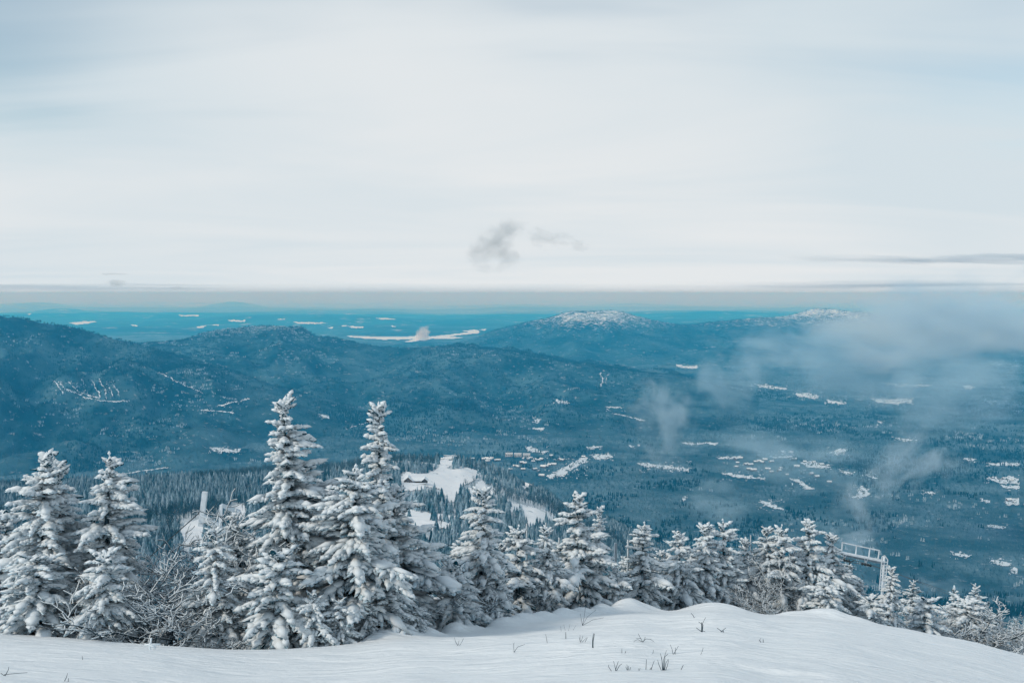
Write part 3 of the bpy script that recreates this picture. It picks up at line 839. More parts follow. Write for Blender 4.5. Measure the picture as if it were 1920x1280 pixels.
rsF = np.random.RandomState(2024)
def candidates(y0, y1, step, top, um=110):
    """jittered points over the view between two distances that can be seen and are not cleared"""
    xm = (960 + um) / FPX * y1
    nx = int(2 * xm / step); ny = int((y1 - y0) / step)
    X, Y = np.meshgrid(-xm + step * (np.arange(nx) + 0.5), y0 + step * (np.arange(ny) + 0.5), indexing='ij')
    X = (X + step * (rsF.rand(*X.shape) - 0.5) * 1.1).ravel(); Y = (Y + step * (rsF.rand(*Y.shape) - 0.5) * 1.1).ravel()
    k = np.abs(X) < (960 + um) / FPX * Y
    X, Y = X[k], Y[k]
    Z = h_all(X, Y)
    k = visible(X, Y, Z, top)
    X, Y, Z = X[k], Y[k], Z[k]
    r = rsF.rand(len(X)); keep = np.ones(len(X), bool)
    c, s = math.cos(PITCH), math.sin(PITCH)
    for hh in (0.0, 0.5, 1.0):
        f = c * Y - s * (Z + hh * top); g = s * Y + c * (Z + hh * top)
        uu = np.clip(960 + FPX * X / f, 0, 1919).astype(int); vv = np.clip(640 - FPX * g / f, 0, 1279).astype(int)
        keep &= r >= MASK[vv, uu] * (0.75 + 0.5 * fbm(X / 60, Y / 90, 2, 96)) if Y.min() > 1600 else r >= MASK[vv, uu]
    return X[keep], Y[keep], Z[keep]

def sizes_for(n, lo, hi, slim=0.12):
    s = lo + (hi - lo) * rsF.rand(n) ** 1.3
    w = s * (1 + slim * rsF.randn(n))
    return np.stack([w, w, s], 1)

PROTO = {}
def make_proto(name, vf, mat, label, group, where, size):
    me = mesh_from(name, vf[0], vf[1], False)
    o = link(name, me, mat, None, where)
    o.scale = size
    PROTO[name] = o
    return tag(o, label, 'tree', group)
def plant_forests():
    rs = np.random.RandomState(5)
    WHERE = ['behind the far left rime-white spruces', 'behind the bare thicket left of the steel gantry', 'round the white steel gantry', 'behind the tallest spruce',
             'behind the slender tall spruce', 'below the lower ski run in the gap', 'behind the lone slim spruce', 'behind the large full spruce', 'beyond the right part of the rim']
    GRP = 'spruces on the mountainside'
    meshes = [mesh_from('hillside_spruce', *cone_tree(np.random.RandomState(40 + i), 9.0, 1.55 + 0.2 * (i % 3), 5, 7), False) for i in range(4)]
    for i, me in enumerate(meshes): me.materials.append(M['conifer'] if i % 2 else M['darkconifer'])
    # ---- mountainside: the nearest 300 as single trees, the rest as one wood
    X, Y, Z = candidates(52, 480, 4.0, 8)
    X2, Y2, Z2 = candidates(480, 1000, 5.0, 9)
    X3, Y3, Z3 = candidates(1000, 1700, 7.0, 9)
    X, Y, Z = [np.concatenate(q) for q in ((X, X2, X3), (Y, Y2, Y3), (Z, Z2, Z3))]
    grow = fbm(X / 70, Y / 70, 3, 61)
    bare = (fbm(X / 120, Y / 120, 3, 62) > 0.28) & (Y > 200)
    sz = sizes_for(len(X), 0.55, 1.25)
    sz *= (0.34 + 0.26 * smooth(60, 200, Y) + 0.40 * smooth(200, 600, Y))[:, None]
    con = ~bare
    order = np.argsort(-(sz[:, 2] / Y) * con)
    single = np.zeros(len(X), bool); cnt = 0
    for i in order:
        u = 960 + FPX * X[i] / Y[i]
        if not (0 < u < 1920): continue
        single[i] = True; cnt += 1
        if cnt >= 296: break
    first = {}
    for i in np.where(single)[0]:
        k = rs.randint(4)
        o = bpy.data.objects.new('hillside_spruce', meshes[k]); COL.objects.link(o)
        o.location = (X[i], Y[i], Z[i] - 0.2); o.scale = sz[i]; o.rotation_euler = (0, 0, rs.rand() * 6.28)
        uu = 960 + FPX * X[i] / Y[i]
        tag(o, 'snow-dusted dark spruce on the mountainside ' + WHERE[int(np.searchsorted([215, 330, 470, 640, 770, 900, 1050, 1300], uu))], 'tree', GRP)
        first.setdefault(k, o)
    rest = con & ~single
    kk = rsF.randint(0, 4, len(X))
    for k in range(4):
        q = rest & (kk == k)
        forest('spruce_wood', np.stack([X, Y, Z - 0.2], 1)[q], sz[q], rsF.rand(q.sum()) * 6.28, first[k], 'dark spruce wood covering the mountainside round the lodge')
    g = 'bare trees in the valley woods'
    pb = make_proto('bare_tree', bare_tree(np.random.RandomState(3), 9.0), M['bare'], 'bare grey hardwood among the spruces on the mountainside', g, (0, 0, 0), (1, 1, 1))
    q = np.where(bare)[0]
    i = q[np.argmax(Y[q] < 1e9)]
    pb.location = (X[i], Y[i], Z[i] - 0.2)
    q = bare.copy(); q[i] = False
    forest('bare_wood', np.stack([X, Y, Z - 0.2], 1)[q], sz[q], rsF.rand(q.sum()) * 6.28, pb, 'bare grey hardwoods among the spruces of the mountainside')

    # ---- valley floor, spur, ridge and mountain: clumps of trees
    def clumps(tag_, y0, y1, step, n, rad, seed, con_bias, top=11):
        X, Y, Z = candidates(y0, y1, step, top)
        big = fbm(X / 420, Y / 600, 4, seed) + 0.5 * fbm(X / 90, Y / 130, 3, seed + 2)
        alt = (Z - ZV)
        fr = fbm(X / 500, Y / 500, 3, seed + 7) * 0.5 + fbm(X / 110, Y / 110, 2, seed + 8) * 0.35
        r = rsF.rand(len(X))
        conif = (big + con_bias + 0.0024 * np.clip(alt - 90, -60, 260) + (r - 0.5) * 0.6) > 0.12
        uu = 960 + FPX * X / Y
        high = 0.0036 * np.maximum(alt - 220, 0) * np.where(Y < 8600, smooth(300, 420, uu) * (1 - 0.6 * smooth(560, 700, uu)), 0.6)
        frost = (fr + high + (rsF.rand(len(X)) - 0.5) * 0.7) > 0.54
        kinds = [('conifer_wood', conif & ~frost, cone_tree, M['deepconifer'], dict(h=10.5, r=2.2, tiers=2, n=4), 'conifer woods'),
                 ('hardwood_wood', ~conif & ~frost, bare_tree, M['bare'], dict(h=10.0, n=6), 'bare grey hardwoods'),
                 ('frosted_wood', frost, cone_tree, M['frostedwood'], dict(h=8.5, r=1.9, tiers=2, n=4), 'rime-white frosted trees')]
        for nm, q, mk, mt, kw, what in kinds:
            idx = np.where(q)[0]
            if len(idx) < 5: continue
            half = idx[rsF.rand(len(idx)) < 0.5]; other = np.setdiff1d(idx, half)
            for part, sd in ((half, 1), (other, 2)):
                if len(part) < 3: continue
                vf = clump(np.random.RandomState(seed * 10 + sd + len(nm)), mk, n, rad, **kw)
                j = part[0]
                me = mesh_from(nm, vf[0], vf[1], False)
                o = link(nm, me, mt, None, (X[j], Y[j], Z[j] - 0.4))
                tag(o, what + ' ' + tag_, None, None, 'stuff')
                part = part[1:]
                s = sizes_for(len(part), 0.7, 1.25)
                forest(nm, np.stack([X, Y, Z - 0.4], 1)[part], s, rsF.rand(len(part)) * 6.28, o, what + ' ' + tag_)
    clumps('on the valley floor below the mountainside', 1700, 3200, 13, 3, 6, 81, -0.05)
    clumps('on the valley floor round the village', 3200, 5200, 19, 4, 9, 83, -0.05)
    clumps('on the dark ridge and the far valley', 5200, 8600, 26, 6, 14, 85, 0.10)
    clumps('on the bald mountain and its foot', 8600, 13000, 40, 9, 22, 87, 0.12)
plant_forests()
# ------------------------------------------------------------------ snow-laden spruces along the rim
_OCT = np.array([(1, 0, 0), (-1, 0, 0), (0, 1, 0), (0, -1, 0), (0, 0, 1), (0, 0, -1.)])
_OCTF = np.array([(0, 2, 4), (2, 1, 4), (1, 3, 4), (3, 0, 4), (2, 0, 5), (1, 2, 5), (3, 1, 5), (0, 3, 5)])

def _ico(sub):
    import bmesh
    bm = bmesh.new(); bmesh.ops.create_icosphere(bm, subdivisions=sub, radius=1.0)
    v = np.array([q.co[:] for q in bm.verts]); f = np.array([[w.index for w in q.verts] for q in bm.faces]); bm.free()
    return v, f
_ICO1 = _ico(1); _ICO2 = _ico(2)

def frames(d):
    """right, forward, up unit vectors for directions d (n,3)"""
    d = d / np.linalg.norm(d, axis=1, keepdims=True)
    up = np.tile((0, 0, 1.0), (len(d), 1)); steep = np.abs(d[:, 2]) > 0.97
    up[steep] = (0, 1, 0)
    r = np.cross(d, up); r /= np.linalg.norm(r, axis=1, keepdims=True)
    t = np.cross(r, d)
    return r, d, t

def stamp(base_v, base_f, origin, r, f, t, sr, sf, st):
    """copies of a small shape, scaled along three axes"""
    n = len(origin)
    v = (origin[:, None, :] + base_v[None, :, 0, None] * (r * sr[:, None])[:, None, :]
         + base_v[None, :, 1, None] * (f * sf[:, None])[:, None, :] + base_v[None, :, 2, None] * (t * st[:, None])[:, None, :])
    fc = base_f[None] + (np.arange(n) * len(base_v))[:, None, None]
    return v.reshape(-1, 3), fc.reshape(-1, base_f.shape[1])

# a needled twig: a flat jagged blade seen from above, with a low keel (x side, y along, z up)
_TW_V = np.array([(0, 0, 0), (0.8, 0.22, -0.25), (0.45, 0.30, 0), (0.95, 0.52, -0.3), (0.42, 0.58, 0), (0.7, 0.80, -0.2), (0, 1.0, -0.05),
                  (-0.7, 0.78, -0.2), (-0.42, 0.55, 0), (-0.95, 0.5, -0.3), (-0.45, 0.28, 0), (-0.8, 0.2, -0.25), (0, 0.5, 0.35), (0, 0.45, -0.6)])
_TW_F = np.array([(0, 1, 12), (1, 2, 12), (2, 3, 12), (3, 4, 12), (4, 5, 12), (5, 6, 12), (6, 7, 12), (7, 8, 12), (8, 9, 12), (9, 10, 12), (10, 11, 12), (11, 0, 12),
                  (0, 13, 3), (3, 13, 6), (6, 13, 9), (9, 13, 0)])

def catenate(parts):
    V = []; F = []; b = 0
    for v, f in parts:
        V.append(v); F.append(f + b); b += len(v)
    return np.concatenate(V), np.concatenate(F)

def spruce_geo(seed, H, Rad, snow=0.7, dens=1.0, bare_low=0.0, slim_top=0.0, lean=(0, 0), gaps=0.12, pads=0.5, lop=None):
    """trunk, needles and snow of one spruce, base at the origin.
    snow: share of twigs that carry snow; slim_top: fraction of the height that is a thin spire; lop: azimuth on which limbs run longer"""
    rs = np.random.RandomState(seed)
    lx, ly = lean
    def axis(z):
        q = (z / H) ** 1.6
        w = 0.035 * H * np.sin(z / H * 5 + seed)
        return np.stack([lx * q + 0.25 * w, ly * q + 0.2 * w * np.cos(seed * 1.0), z], -1)
    # ---- limbs
    step = 0.115 / dens
    zs = []; z = 0.02 * H + 0.1
    while z < H * 0.975:
        zs.append(z); z += step * (0.75 + 0.5 * rs.rand()) * (0.7 + 0.5 * min(1, H / 4))
    bo, bd, bl, bh = [], [], [], []
    sector = rs.rand(5, 12)                        # some sides of the crown are fuller than others
    for z in zs:
        t = z / H
        n = rs.randint(5, 8) if t < 0.9 else rs.randint(4, 7)
        a0 = rs.rand() * 6.28
        env = 1.42 * Rad * ((1 - t) ** 0.66) * (0.84 + 0.3 * math.sin(t * 17 + seed) * 0.5)
        if slim_top and t > 1 - slim_top: env *= 0.55
        if t < 0.12: env *= 0.75 + 2 * t
        if t > 0.90: env *= 0.62
        env = max(env, 0.09 + 0.02 * H * (1 - t))
        for k in range(n):
            if rs.rand() < gaps * (1.5 - t): continue
            if t < bare_low and rs.rand() < 0.6: continue
            a = a0 + 6.283 * (k + 0.35 * rs.randn()) / n
            L = env * (0.62 + 0.5 * rs.rand()) * (0.62 + 0.68 * sector[min(int(t * 5), 4), int(a / 6.2832 * 12) % 12])
            if lop is not None: L *= 1 + 0.35 * math.cos(a - lop)
            if rs.rand() < 0.06: L *= 1.25
            e = 0.65 * (t - 0.30) + 0.22 * rs.randn() - 0.10
            if t > 0.92: e += 0.6
            zj = min(max(z + step * 1.6 * (rs.rand() - 0.5), 0.05), H * 0.98)
            bo.append(axis(np.array(zj))); bd.append((math.cos(a), math.sin(a), e)); bl.append(L); bh.append(t)
    bo = np.array(bo); bd = np.array(bd); bl = np.array(bl); bh = np.array(bh); nb = len(bl)
    droop = (0.34 - 0.24 * bh) * (0.6 + 0.9 * rs.rand(nb))
    # ---- twigs along each limb
    tO, tD, tL, tH, tB = [], [], [], [], []
    sp = 0.050 / dens * (0.75 + 0.25 * min(1.5, H / 4))
    for i in range(nb):
        L = bl[i]; m = max(3, int(L / sp))
        s = (np.arange(m) + rs.rand(m)) / m
        s = 0.05 + 0.95 * s
        hor = np.array((bd[i, 0], bd[i, 1], 0)); side = np.array((-bd[i, 1], bd[i, 0], 0))
        p = bo[i] + np.outer(s * L, hor) + np.outer(L * (s * bd[i, 2] - droop[i] * s ** 2.2), (0, 0, 1.0))
        tan = np.tile(hor, (m, 1)); tan[:, 2] = bd[i, 2] - 2.2 * droop[i] * s ** 1.2
        for sg in (-1, 1):
            ang = 0.95 - 0.55 * s + 0.34 * rs.randn(m)
            d = tan * np.cos(ang)[:, None] + sg * side * np.sin(ang)[:, None]
            d[:, 2] -= 0.10 + 0.38 * rs.rand(m) * (1.15 - bh[i])
            ll = np.clip(0.46 * L * (1.08 - s * 0.75), 0.09, 0.40) * (0.65 + 0.6 * rs.rand(m))
            tO.append(p); tD.append(d); tL.append(ll); tH.append(np.full(m, bh[i])); tB.append(s)
        tO.append(p[-1:]); tD.append(tan[-1:]); tL.append(np.array([0.16 + 0.1 * rs.rand()])); tH.append(np.array([bh[i]])); tB.append(np.array([1.0]))
    tO = np.concatenate(tO); tD = np.concatenate(tD); tL = np.concatenate(tL); tH = np.concatenate(tH); tB = np.concatenate(tB)
    nt = len(tL)
    r, f, u = frames(tD)
    roll = 0.35 * rs.randn(nt)
    r, u = r * np.cos(roll)[:, None] + u * np.sin(roll)[:, None], u * np.cos(roll)[:, None] - r * np.sin(roll)[:, None]
    wid = 0.045 * (0.8 + 0.5 * rs.rand(nt)) * (0.8 + 0.2 * min(H / 3, 1.3))
    needles = [stamp(_TW_V, _TW_F, tO, r, f, u, wid, tL, wid * 0.8)]
    # limbs themselves
    lw = 0.010 + 0.012 * bl
    hor = bd.copy(); hor[:, 2] = bd[:, 2] - 0.5 * droop
    lr, lf, lu = frames(hor)
    _LIMB = np.array([(1, 0, 0), (-0.5, 0, 0.87), (-0.5, 0, -0.87), (0, 1, 0.)]); _LIMBF = np.array([(0, 3, 1), (1, 3, 2), (2, 3, 0)])
    limbs = stamp(_LIMB, _LIMBF, bo, lr, lf, lu, lw, bl * 0.85, lw)
    # ---- snow: along twigs, in lumps, and in pillows on the limbs
    # wind plasters the crown's upper part; lower down it lies in cushions
    keep = rs.rand(nt) < np.clip(snow * (0.86 + 0.4 * tH) * (0.62 + 0.6 * tB), 0, 0.985)
    k = np.where(keep)[0]
    sw = wid[k] * (0.88 + 0.65 * rs.rand(len(k))); sl = tL[k] * (0.36 + 0.12 * rs.rand(len(k)))
    o = tO[k] + f[k] * (tL[k] * (0.46 + 0.08 * rs.rand(len(k))))[:, None] + np.array((0, 0, 1.0)) * (wid[k] * 0.42)[:, None]
    ov = _OCT.copy()
    snowp = [stamp(ov, _OCTF, o, r[k], f[k], u[k], sw * 1.15, sl, sw * 0.8)]
    # a crest of snow along every limb
    for s0 in (0.35, 0.62, 0.88):
        ok = rs.rand(nb) < np.clip(snow + 0.1, 0, 1); j = np.where(ok)[0]; s_ = s0 + 0.08 * rs.randn(len(j)); L = bl[j]
        c = bo[j] + np.stack([bd[j, 0] * s_ * L, bd[j, 1] * s_ * L, L * (s_ * bd[j, 2] - droop[j] * np.maximum(s_, 0.01) ** 2.2)], 1)
        tang = np.stack([bd[j, 0], bd[j, 1], bd[j, 2] - 2.2 * droop[j] * s_ ** 1.2], 1)
        pr, pf, pu = frames(tang); a = (0.034 + 0.055 * np.clip(L, 0, 1.2)) * (0.7 + 0.7 * rs.rand(len(j))) * np.where(bh[j] > 0.88, 0.5, 1.0)
        snowp.append(stamp(_OCT, _OCTF, c + np.array((0, 0, 1.0)) * (0.025 + 0.3 * a)[:, None], pr, pf, pu, a * 1.2, 0.10 + 0.20 * L, a * 0.75))
    # cushions
    npad = int(nb * pads)
    if npad:
        j = rs.choice(nb, npad, replace=False)
        for rep in range(2):
            s = np.clip(0.45 + 0.5 * rs.rand(npad), 0, 1)
            L = bl[j]
            c = bo[j] + np.stack([bd[j, 0] * s * L, bd[j, 1] * s * L, L * (s * bd[j, 2] - droop[j] * s ** 2.2)], 1)
            tang = np.stack([bd[j, 0], bd[j, 1], bd[j, 2] - 2.2 * droop[j] * s ** 1.2], 1)
            pr, pf, pu = frames(tang)
            a = np.clip(0.17 * L * (0.5 + 0.9 * rs.rand(npad)), 0.04, 0.24) * (1.1 - 0.5 * bh[j])
            vv, ff = stamp(_ICO1[0], _ICO1[1], c + np.array((0, 0, 1.0)) * (0.045 + a * 0.15)[:, None], pr, pf, pu, a * 0.85, a * 1.35, a * 0.5)
            vv = vv + 0.022 * np.stack([fbm(vv[:, 0] * 9, vv[:, 1] * 9 + vv[:, 2] * 7, 2, 5), fbm(vv[:, 1] * 9, vv[:, 2] * 9, 2, 6), fbm(vv[:, 2] * 9, vv[:, 0] * 9, 2, 7)], 1)
            snowp.append((vv, ff))
    # rime on the leader
    zz = np.linspace(H * 0.9, H * 1.0, 7); c = axis(zz); one = np.ones(7)
    snowp.append(stamp(_OCT, _OCTF, c + 0.02 * rs.randn(7, 3), np.tile((1., 0, 0), (7, 1)), np.tile((0, 0, 1.), (7, 1)), np.tile((0, 1., 0), (7, 1)), one * 0.035, one * 0.05 * max(1, H / 4), one * 0.035))
    # ---- trunk
    mb = MB(); zz = np.linspace(-0.6, H * 0.985, 9); c = axis(np.maximum(zz, 0)); c[:, 2] = zz
    mb.tube(c, np.linspace(0.022 * H + 0.02, 0.012, 9), 7)
    tv = np.concatenate(mb.v); tf4 = np.array(mb.f4); tf3 = np.array(mb.f3)
    lv, lf_ = limbs
    return dict(trunk=(tv, tf4, tf3), limbs=(lv, lf_), needles=catenate(needles), snow=catenate(snowp))

GEO = {}
def spruce_meshes(key, **kw):
    if key in GEO: return GEO[key]
    g = spruce_geo(**kw)
    nv = len(g['trunk'][0])
    tr = mesh_from('trunk', np.concatenate([g['trunk'][0], g['limbs'][0]]), [g['trunk'][1], g['trunk'][2], g['limbs'][1] + nv], True)
    nd = mesh_from('needles', *g['needles'], False)
    sn = mesh_from('snow', *g['snow'], True)
    tr.materials.append(M['bark']); nd.materials.append(M['needles']); sn.materials.append(M['snow'])
    GEO[key] = (tr, nd, sn, kw['H'])
    return GEO[key]

def ground(x, y):
    x = np.asarray(x, float); y = np.asarray(y, float)
    return np.maximum(h_slope(x, y), h_hill(x, y)) if np.all(y < 58) else h_hill(x, y)

def plant(name, label, u, v_top, y, key, turn=0.0, wide=1.0, cat='tree', group='snowy spruces along the rim', sink=0.05):
    """stand a spruce where its tip shows at (u, v_top) from a forward distance y"""
    tip = at(u, v_top, y)
    z0 = float(ground(tip[0], y)) - sink
    tr, nd, sn, H = GEO[key]
    s = (tip[2] - z0) / H
    root = bpy.data.objects.new(name, None); root.empty_display_size = 0.2
    COL.objects.link(root)
    root.location = (tip[0], y, z0); root.rotation_euler = (0, 0, turn); root.scale = (s * wide, s * wide, s)
    tag(root, label, cat, group)
    link('trunk', tr, None, root)
    boughs = link('needles', nd, None, root)
    link('snow', sn, None, boughs)
    return root
# ---- shapes of the spruces
spruce_meshes('tall', seed=11, H=6.2, Rad=1.25, snow=0.86, dens=1.0, gaps=0.16, pads=0.3, lop=0.3)
spruce_meshes('spire', seed=12, H=6.0, Rad=0.85, snow=0.82, dens=0.95, gaps=0.26, pads=0.2, slim_top=0.5)
spruce_meshes('broad', seed=13, H=4.6, Rad=1.45, snow=0.72, dens=1.0, gaps=0.10, pads=0.5)
spruce_meshes('left_a', seed=14, H=4.9, Rad=1.20, snow=0.80, dens=1.0, gaps=0.12, pads=0.45, lean=(0.1, 0))
spruce_meshes('left_b', seed=15, H=5.0, Rad=1.00, snow=0.68, dens=1.0, gaps=0.20, pads=0.5, lop=0.0, lean=(0.15, 0))
spruce_meshes('cone_a', seed=16, H=4.2, Rad=0.95, snow=0.84, dens=0.95, gaps=0.12, pads=0.5)
spruce_meshes('cone_b', seed=17, H=4.0, Rad=1.10, snow=0.80, dens=0.95, gaps=0.10, pads=0.55)
spruce_meshes('cone_c', seed=18, H=3.8, Rad=0.95, snow=0.84, dens=0.9, gaps=0.14, pads=0.65)
spruce_meshes('small_a', seed=19, H=1.9, Rad=0.62, snow=0.78, dens=1.0, gaps=0.15, pads=0.5)
spruce_meshes('small_b', seed=20, H=1.5, Rad=0.62, snow=0.82, dens=1.0, gaps=0.12, pads=1.0)
spruce_meshes('dark', seed=21, H=4.2, Rad=0.85, snow=0.34, dens=0.9, gaps=0.12, pads=0.12)

def plant_rim():
    def P(name, label, u, v, y, key, turn=0.0, wide=1.0): return plant(name, label, u, v, y, key, turn, wide * 1.12)
    P('spruce', 'tall snow-caked spruce with the highest pointed tip, left of the two tall ones', 532, 748, 26.0, 'tall', 0.4)
    P('spruce', 'slender sparse-topped spruce rising behind the broad spruce, second tall tip', 711, 755, 28.5, 'spire', 1.0)
    P('spruce', 'broad heavily drooping spruce in front of the slender tall spruce', 662, 872, 25.6, 'broad', 2.0, 1.05)
    P('spruce', 'rime-white spruce at the far left edge with a slim pale tip', 76, 853, 26.0, 'left_a', 0.2, 1.05)
    P('spruce', 'pale narrow-tipped spruce squeezed between the two big spruces at far left', 108, 868, 27.2, 'cone_a', 2.6, 0.9)
    P('spruce', 'spruce with thick snow cushions and a blunt bent tip, right of the far left spruce', 190, 850, 26.2, 'left_b', 0.0)
    P('young_spruce', 'young spruce standing in front of the far left rime-white spruce', 68, 1046, 24.6, 'small_a', 0.5, 1.35)
    P('young_spruce', 'young narrow spruce in front of the bent-tipped spruce, beside bare thicket', 196, 1042, 24.3, 'small_a', 2.9, 1.0)
    P('spruce', 'mid-sized spruce under the white steel gantry', 404, 992, 24.8, 'cone_a', 4.0, 1.05)
    P('spruce', 'dark-sided spruce filling in behind the mid-sized spruce and the tallest one', 452, 958, 27.5, 'left_b', 3.0, 0.95)
    P('young_spruce', 'thin young spruce with one bare leader before the tallest spruce', 516, 1040, 24.2, 'small_a', 1.2, 1.1)
    P('spruce', 'spruce with dark lower boughs wedged between the tallest and the broad spruce', 598, 968, 26.6, 'cone_b', 1.4, 0.95)
    P('young_spruce', 'small drooping young spruce at the snow edge beneath the broad spruce', 588, 1118, 23.9, 'small_b', 0.3, 0.9)
    P('young_spruce', 'small young spruce with a bare stick leader beneath the broad spruce', 637, 1128, 24.2, 'small_b', 1.9, 0.95)
    P('spruce', 'dark shaded spruce behind the right flank of the broad spruce', 738, 915, 28.8, 'cone_b', 5.0, 1.1)
    P('young_spruce', 'squat snow-laden young spruce at the right foot of the broad spruce', 728, 1088, 25.6, 'small_b', 2.2, 1.0)
    P('young_spruce', 'low bush-like spruce under a snow cap beside the open gap', 783, 1140, 26.0, 'small_b', 4.2, 1.25)
    P('young_spruce', 'tiny snowy spruce left of the low capped bush spruce', 690, 1128, 25.0, 'small_b', 5.2, 0.9)
    P('spruce', 'lone slim spruce in the middle with the snow run behind its tip', 903, 918, 31.0, 'cone_a', 0.8, 0.98)
    P('young_spruce', 'short snow-bent spruce at the left foot of the lone slim spruce', 853, 1062, 29.5, 'small_b', 0.9, 0.95)
    P('young_spruce', 'young spruce pressed against the right foot of the lone slim spruce', 932, 1075, 30.5, 'small_a', 3.3, 1.05)
    P('spruce', 'rounded spruce just left of the two thin poles', 972, 985, 33.5, 'cone_c', 1.1, 0.95)
    P('spruce', 'slim spruce right of the two thin poles', 1026, 990, 34.0, 'cone_a', 2.4, 0.85)
    P('spruce', 'large full spruce right of centre with big snow cushions', 1084, 928, 36.0, 'cone_b', 3.9, 0.98)
    P('spruce', 'thin-tipped spruce against the right side of the large full spruce', 1122, 950, 37.0, 'spire', 2.0, 0.9)
    P('young_spruce', 'short spruce between the thin-tipped spruce and the snow mound', 1152, 1068, 36.0, 'small_b', 3.5, 0.9)
    P('spruce', 'dense rounded spruce above the highest part of the snow rim', 1206, 980, 38.0, 'cone_c', 3.0, 1.02)
    P('spruce', 'snow-cushioned spruce right of the dense rounded one', 1272, 998, 39.5, 'cone_b', 0.2, 0.95)
    P('spruce', 'pale spruce, left of a close pair, over the rim crest', 1321, 984, 40.5, 'cone_a', 5.4, 1.0)
    P('spruce', 'pale spruce, right of the close pair, with a ragged tip', 1357, 975, 41.0, 'cone_c', 4.6, 0.9)
    P('spruce', 'lower greyish spruce behind the frosted thicket right of the close pair', 1398, 1012, 42.0, 'cone_a', 1.7, 0.85)
    P('spruce', 'spruce with a forked tip, left member, near the lift tower catwalk', 1440, 990, 42.0, 'cone_a', 3.6, 0.9)
    P('spruce', 'spruce with a forked tip, right member, near the lift tower catwalk', 1466, 984, 41.5, 'cone_c', 0.6, 0.85)
    P('spruce', 'tallest flat-topped spruce on the right with open whorled crown', 1516, 977, 42.0, 'cone_b', 4.8, 0.85)
    P('spruce', 'narrow pointed spruce touching the left end of the catwalk', 1561, 1004, 42.5, 'cone_a', 2.0, 0.95)
    P('young_spruce', 'snow-buried young spruce before the narrow pointed spruce', 1551, 1086, 39.5, 'small_b', 1.0, 1.0)
    P('spruce', 'dark-needled spruce below the catwalk of the lift tower', 1611, 1084, 43.0, 'cone_c', 2.7, 0.9)
    P('spruce', 'snowy spruce standing right against the ladder of the lift tower', 1671, 1064, 42.0, 'cone_a', 0.0, 0.85)
    P('young_spruce', 'low spruce at the rim left of the tower ladder', 1632, 1122, 40.5, 'small_b', 2.5, 1.1)
    P('spruce', 'dark green spruce right of the tower, little snow', 1712, 1088, 47.0, 'dark', 0.9, 1.0)
    P('young_spruce', 'snowy young spruce at the foot of the dark green spruce', 1736, 1124, 43.0, 'small_a', 0.4, 1.2)
    P('spruce', 'dark spruce rising behind the frosted bushes on the right', 1790, 1102, 50.0, 'dark', 2.2, 1.0)
    P('young_spruce', 'frosted spruce leaning on the bushes beside the dark spruce on the right', 1812, 1130, 46.0, 'small_a', 2.0, 1.3)
    P('spruce', 'dark tall spruce near the right edge above the falling rim', 1830, 1095, 54.0, 'dark', 4.0, 0.95)
    P('spruce', 'thin dark spruce, second from the right edge', 1852, 1128, 54.0, 'dark', 5.5, 0.9)
    P('spruce', 'small dark spruce, third from the right edge', 1874, 1140, 55.0, 'dark', 1.5, 0.8)
    P('spruce', 'half-hidden dark spruce at the right edge of the view', 1906, 1160, 54.0, 'dark', 3.1, 0.9)
    P('spruce', 'half-hidden spruce behind the gap left of the tallest spruce', 478, 1000, 29.5, 'cone_c', 0.7, 0.9)
    P('spruce', 'small pale spruce between the slim spruce and the large full one', 1052, 1020, 36.5, 'cone_c', 2.2, 0.8)
    P('spruce', 'low spruce right of the dense rounded spruce, tucked behind the rim', 1240, 1035, 40.0, 'cone_a', 1.2, 0.9)
    P('spruce', 'grey-white low spruce between the close pair and the cushioned spruce', 1300, 1030, 41.5, 'cone_b', 2.9, 0.8)
    P('spruce', 'low snowy spruce between the forked pair and the flat-topped spruce', 1490, 1030, 42.5, 'cone_c', 3.8, 0.85)
    P('spruce', 'squat dark spruce between the pointed spruce and catwalk', 1590, 1060, 44.0, 'cone_a', 5.1, 0.9)
    P('spruce', 'shaded spruce behind the thicket on the left', 240, 975, 30.0, 'left_b', 4.4, 0.9)
    P('spruce', 'pale spruce at the extreme left edge, cut by the frame', 8, 960, 27.0, 'cone_b', 1.0, 1.0)
    P('spruce', 'low pale spruce filling in left of the rounded spruce by the poles', 944, 1020, 34.5, 'cone_a', 2.7, 0.85)
    P('spruce', 'low pale spruce right behind the stout pale post', 1172, 1045, 39.0, 'cone_b', 0.4, 0.8)
    P('spruce', 'small pointed spruce peeping between the forked pair and greyish spruce', 1418, 1030, 43.0, 'cone_a', 4.2, 0.8)
    P('spruce', 'small spruce in the gap before the lone slim spruce', 872, 1010, 33.5, 'cone_c', 1.6, 0.9)
plant_rim()
